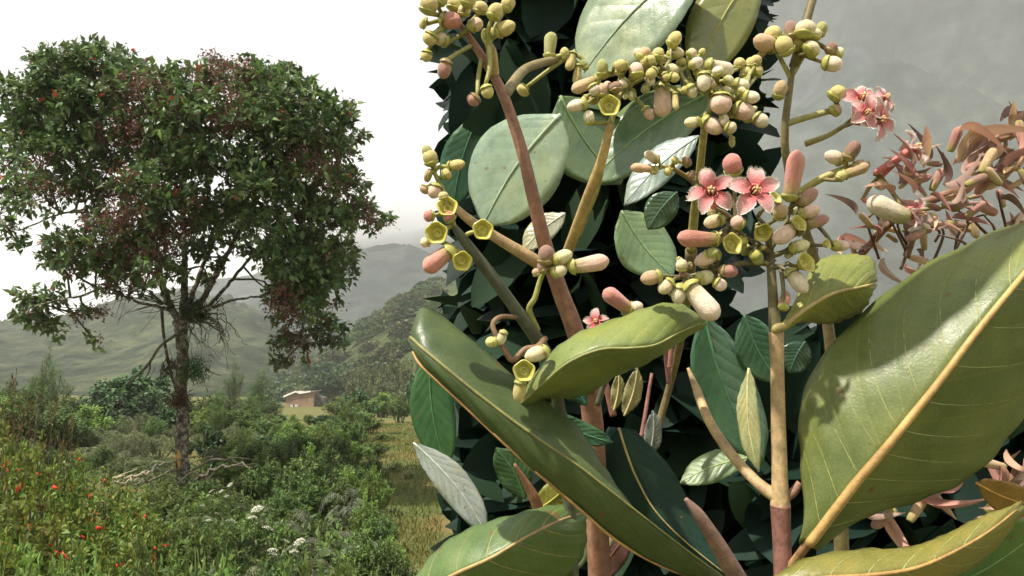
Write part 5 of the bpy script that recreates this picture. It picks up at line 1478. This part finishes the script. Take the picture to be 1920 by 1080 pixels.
withered(Dq, 1910, 320, .38, 12, 67, 20, (1, .3, 0), 2)
tw = Tubes()
for k in range(14):
    x = wr.uniform(1620, 1920); y = wr.uniform(380, 470)
    tube_px(tw, [(x, y + wr.uniform(20, 70), .40), (x + wr.uniform(-30, 30), y, .395), (x + wr.uniform(-50, 50), y - wr.uniform(10, 40), .39)], [6, 5, 3], (.17, .10, .07), 6)
tw.build('dry_twigs', M_stem, Dq)
# added out-of-view leaf, outlined towards the sun to shade the big veined leaf
def over(x, y, d, s=.20): return P(x, y, d) + SUN_DIR * s
leaf3(Dq, [over(*q) for q in [(1480, 832, .30), (1500, 715, .30), (1590, 600, .305), (1720, 505, .31), (1860, 425, .315), (2000, 340, .317)]],
      [over(*q) for q in [(1475, 832, .30), (1530, 720, .30), (1600, 640, .30), (1720, 560, .305), (1850, 480, .31), (2004, 342, .317)]],
      [over(*q) for q in [(1480, 834, .30), (1560, 755, .30), (1660, 715, .29), (1750, 640, .285), (1880, 570, .29), (2008, 344, .31)]], (.16, .22, .07), M_leaf, rib=(10, 4))
t = Tubes(); q0 = over(2000, 342, .317)
t.add(catmull([P(1488, 125, .372), P(1560, -120, .38), P(1700, -500, .36), q0 + Vector((.02, .04, .0)), q0], 24), [.0022, .0012], 8, (.2, .17, .08)); t.build('side_twig', M_stem, Dq)  # unseen twig added to carry the shading leaf
# withered litter in the gap below the big leaf
for k in range(9): withered(Dq, wr.uniform(1560, 1930), wr.uniform(880, 990), .45, 5, 90, 18, None, k)
leafs(Dq, (1830, 905), (1960, 950), 60, .40, (.50, .28, .08), M_leaf, .3)

# ---- shoot E: the broad leaves low on the left
E = ground_root('leafy_shoot', 1330, .36, 'leafy shoot with long folded olive leaves below the flowers', 'leafy shoot')
t = Tubes(); t.add(catmull(down(1375, 1130, .34, E), 20), [.006, .004], 9, PUR)
tube_px(t, [(1375, 1134, .34), (1378, 1110, .335), (1372, 1094, .325)], [24, 20, 14], PUR, 9)
tube_px(t, [(1410, 1134, .385), (1380, 1080, .38), (1345, 1020, .375), (1310, 965, .372), (1285, 935, .372)], [40, 36, 30, 22, 8], (.30, .19, .16), 12)
t.build('stem', M_stem, E)
leaf3(E, [(772, 628, .315), (792, 574, .322), (860, 616, .318), (940, 688, .312), (1020, 750, .307), (1085, 800, .304), (1120, 856, .303), (1140, 915, .303), (1200, 982, .305), (1290, 1045, .310), (1374, 1094, .318)],
      [(770, 632, .312), (800, 660, .304), (870, 718, .298), (950, 780, .294), (1020, 830, .292), (1085, 874, .291), (1150, 925, .292), (1205, 968, .295), (1265, 1015, .300), (1325, 1060, .307), (1374, 1094, .318)],
      [(772, 640, .315), (790, 684, .306), (860, 750, .301), (940, 825, .297), (1010, 888, .296), (1075, 943, .296), (1140, 1000, .298), (1200, 1040, .302), (1265, 1070, .306), (1325, 1086, .311), (1374, 1096, .318)],
      (.085, .122, .042), M_leaf, bulge=.0012, rib=(7, 3), veins=0, nu=50, nv=8, ribcol=(.22, .22, .08))
t = Tubes(); tube_px(t, [(774, 660, .312), (792, 688, .3055), (862, 753, .3005), (942, 828, .2965), (1012, 891, .2955), (1077, 946, .2955), (1142, 1003, .2975), (1202, 1043, .3015), (1267, 1073, .3055), (1330, 1090, .311)], [5, 6, 6, 5, 3], (.42, .26, .10), 6, 60)
t.build('leaf_margin', M_rib, E)
leaf3(E, [(1140, 800, .40), (1120, 850, .40), (1118, 905, .40), (1160, 965, .395), (1240, 1030, .39), (1385, 1098, .38)],
      [(1160, 802, .395), (1175, 850, .392), (1195, 900, .39), (1230, 960, .388), (1290, 1020, .385), (1388, 1098, .38)],
      [(1190, 806, .40), (1235, 850, .405), (1270, 900, .405), (1300, 955, .40), (1345, 1020, .395), (1390, 1100, .38)],
      (.018, .05, .035), M_dull, rib=(5, 2))  # dark leaf in place of a shaded fold; the shade is in its colour
leaf3(E, [(976, 752, .305), (1005, 698, .304), (1050, 650, .302), (1110, 614, .30), (1180, 586, .30), (1240, 571, .302), (1285, 575, .306), (1322, 600, .312)],
      [(978, 756, .300), (1015, 722, .289), (1065, 680, .283), (1125, 655, .281), (1180, 652, .282), (1228, 646, .286), (1275, 622, .296), (1322, 602, .311)],
      [(980, 758, .305), (1020, 748, .308), (1075, 744, .314), (1120, 728, .320), (1160, 706, .325), (1210, 680, .327), (1268, 640, .322), (1322, 604, .314)],
      (.19, .25, .085), M_leaf, bulge=.0016, rib=(6, 3), nu=40, nv=8, ribcol=(.30, .32, .13))
leaf3(E, [(768, 1096, .335), (815, 1034, .336), (895, 986, .338), (985, 957, .342), (1050, 950, .348), (1094, 958, .352)],
      [(780, 1120, .322), (850, 1078, .318), (920, 1046, .316), (985, 1008, .320), (1045, 978, .332), (1096, 960, .352)],
      [(820, 1150, .330), (930, 1130, .332), (1020, 1110, .336), (1075, 1075, .342), (1096, 1020, .348), (1098, 962, .352)],
      (.13, .20, .06), M_leaf, bulge=.002, rib=(8, 4), veins=5, nu=40, nv=10, ribcol=(.44, .33, .15), veincol=(.33, .29, .12))
leafs(E, (775, 830), (915, 1005), 62, .37, (.40, .44, .40), M_gloss, -.25, -.05)  # glossy highlight streak built as a leaf of painted whitish colour
leafs(E, (1100, 760), (1010, 668), 60, .34, (.03, .10, .07), M_leaf)
leafs(E, (1020, 770), (1150, 830), 44, .36, (.05, .14, .08), M_leaf)
leafs(E, (985, 935), (930, 840), 64, .40, (.06, .13, .05), M_leaf); leafs(E, (1000, 960), (1080, 890), 60, .42, (.28, .27, .05), M_leaf)
tt_ = Tubes(); tube_px(tt_, [(1020, 985, .40), (1000, 930, .395), (965, 870, .39)], [24, 20, 5], (.34, .17, .10), 9); tt_.build('stem', M_stem, E)

def leaves6(base, dirv, nrm, L, Wd):
    """rounder leaves: 6 rows of 3 verts"""
    n = len(base); L = L[:, None]; Wd = Wd[:, None]
    dirv = norm(dirv); side = norm(np.cross(dirv, nrm)); up = norm(np.cross(side, dirv)); rows = []
    for t, w in zip((0, .14, .36, .62, .85, 1.0), (.03, .28, .48, .46, .25, .01)):
        c = base + dirv * L * t - up * L * .2 * t * t
        rows += [c + side * Wd * w + up * Wd * w * .25, c, c - side * Wd * w + up * Wd * w * .25]
    v = np.stack(rows, 1).reshape(-1, 3)
    q = np.array([[3 * i + j, 3 * i + j + 1, 3 * i + j + 4, 3 * i + j + 3] for i in range(5) for j in range(2)])
    return v, (np.arange(n)[:, None, None] * 18 + q[None]).reshape(-1, 4)

# ---- the dense shrub behind them, dark inside
F = empty('dense_shrub', Vector((P(1130, 700, 1.05).x, 1.05, 0)))
tag(F, 'dense dark leaved shrub standing behind the flowering shoots', 'shrub')
t = Tubes()
for k in range(9):
    b = root_loc(F) + Vector((wr.uniform(-.12, .2), wr.uniform(-.15, .2), -.05)); e = P(wr.uniform(900, 1400), wr.uniform(-200, 500), wr.uniform(.75, 1.2))
    t.add(catmull([b, b.lerp(e, .5) + Vector((wr.uniform(-.08, .08), .05, .1)), e], 16), [.013, .004], 7, (.16, .10, .07))
t.build('stems', M_stem, F)
# broad leaves of the shrub that stand out in front, plus a highlight sliver
for b, e, w, d, c, m_, tw_, dd in [
  ((1052, 215), (905, 425), 172, .56, (.25, .335, .24), M_gloss, .30, .03), ((1050, 180), (1165, 345), 140, .60, (.13, .20, .085), M_gloss, -.2, 0), ((1310, -80), (1085, 150), 165, .56, (.24, .31, .22), M_gloss, .35, .02), ((1420, -60), (1305, 150), 120, .57, (.25, .255, .07), M_gloss, .1, 0),
  ((1345, 165), (1100, 345), 120, .60, (.15, .225, .11), M_gloss, .25, 0), ((1165, 395), (1262, 520), 104, .50, (.17, .27, .14), M_gloss, -.2, 0), ((1310, 255), (1170, 385), 64, .52, (.24, .30, .27), M_gloss, .3, 0), ((1320, 590), (1430, 870), 118, .47, (.06, .15, .075), M_gloss, -.15, 0),
  ((1404, 690), (1422, 885), 42, .43, (.50, .50, .26), M_gloss, .4, 0), ((1402, 858), (1275, 905), 58, .44, (.24, .31, .14), M_leaf, .4, 0), ((1395, 590), (1462, 720), 84, .47, (.06, .14, .08), M_gloss, .1, 0), ((806, 660), (838, 880), 84, .50, (.055, .15, .06), M_leaf, .1, 0),  # first entry: pale sliver painted as the highlight on the green leaf
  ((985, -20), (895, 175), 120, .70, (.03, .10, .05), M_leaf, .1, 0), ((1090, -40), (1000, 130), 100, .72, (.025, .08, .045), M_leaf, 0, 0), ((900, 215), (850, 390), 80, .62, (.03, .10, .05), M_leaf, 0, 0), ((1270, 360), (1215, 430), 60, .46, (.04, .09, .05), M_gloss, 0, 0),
  ((1060, 400), (980, 470), 50, .45, (.40, .40, .30), M_gloss, .2, 0), ((1510, 640), (1480, 700), 60, .5, (.03, .08, .05), M_gloss, 0, 0), ((1170, 780), (1195, 690), 34, .42, (.40, .36, .18), M_leaf, .1, 0), ((1150, 770), (1160, 700), 26, .42, (.42, .38, .17), M_leaf, .1, 0),
  ((1215, 860), (1225, 770), 34, .43, (.22, .25, .24), M_gloss, .1, 0), ((1110, 960), (1060, 1080), 70, .46, (.16, .19, .10), M_gloss, .2, 0), ((1180, 1000), (1120, 1090), 60, .5, (.10, .05, .05), M_leaf, .1, 0)]:
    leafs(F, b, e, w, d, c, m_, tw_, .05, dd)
tt_ = Tubes()
for p0, p1, p2, w in [((1180, 900, .44), (1200, 830, .44), (1222, 700, .45), 9), ((1255, 720, .43), (1248, 640, .43), (1262, 600, .43), 11), ((1150, 780, .43), (1138, 730, .43), (1120, 690, .43), 14), ((1255, 690, .42), (1258, 660, .42), (1262, 590, .42), 10)]:
    tube_px(tt_, [p0, p1, p2], [w, w, w * .7], (.28, .13, .11), 7)
tt_.build('thin_twigs', M_stem, F)

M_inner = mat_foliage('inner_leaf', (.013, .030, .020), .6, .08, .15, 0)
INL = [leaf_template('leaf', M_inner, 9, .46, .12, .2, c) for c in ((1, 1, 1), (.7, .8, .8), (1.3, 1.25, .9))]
qr = np.random.default_rng(91)
def bush_points(n):
    d = .62 + .85 * qr.random(n) ** .9
    x = qr.uniform(0, 1, n); y = qr.uniform(-560, 1500, n)
    edge = 90 / np.maximum(d, .6) * .62
    lo = 790 + edge + 40 * vnoise2(y / 60.0, d * 4, 2); hi = 1452 - edge + 90 * (vnoise2(y / 110.0, d * 3, 8) - .6)
    x = lo + x * (hi - lo)
    y = np.where(y < -60, -60 + (y + 60) * (.45 + .75 * vnoise2(x / 120.0, d * 5, 6)), y)
    return x, y, d
def bush_points_low(n):
    d = .55 + .8 * qr.random(n)
    x = qr.uniform(1400, 2120, n)
    top = 560 + 190 * vnoise2(x / 130.0, d * 4, 5)
    return x, top + (1400 - top) * qr.random(n), d
def to_world(x, y, d):
    v = np.array(FWD)[None] + np.outer((x - 960) / FPX, np.array(RGT)) + np.outer((540 - y) / FPX, np.array(UPV))
    return np.array(CAM) + v * d[:, None]
X1, Y1, D1 = bush_points(6500); X2, Y2, D2 = bush_points_low(2600)
pts = to_world(np.concatenate([X1, X2]), np.concatenate([Y1, Y2]), np.concatenate([D1, D2]))
dall = np.concatenate([D1, D2]); yall = np.concatenate([Y1, Y2])
ok = pts[:, 2] > .12; pts = pts[ok]; dall = dall[ok]; yall = yall[ok]; n = len(pts)
dirs = norm(qr.normal(size=(n, 3)) * [1, .8, .7] + [0, -.25, -.35]); nrs = norm(qr.normal(size=(n, 3)) * .6 + [0, -.5, .9])
Ls = qr.uniform(.055, .10, n)
pts = pts - dirs * Ls[:, None] * .5
order = np.argsort(dall + 10 * ((yall < 0) | (yall > 1080)))
orgF = np.array(root_loc(F))
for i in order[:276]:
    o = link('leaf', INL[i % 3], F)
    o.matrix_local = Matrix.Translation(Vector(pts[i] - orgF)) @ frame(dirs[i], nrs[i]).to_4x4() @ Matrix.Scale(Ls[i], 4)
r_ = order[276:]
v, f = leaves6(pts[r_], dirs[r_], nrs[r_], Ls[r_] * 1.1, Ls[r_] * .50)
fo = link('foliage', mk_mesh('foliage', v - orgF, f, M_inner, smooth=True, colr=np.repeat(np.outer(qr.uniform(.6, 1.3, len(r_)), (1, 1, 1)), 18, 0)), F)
fo['kind'] = 'stuff'
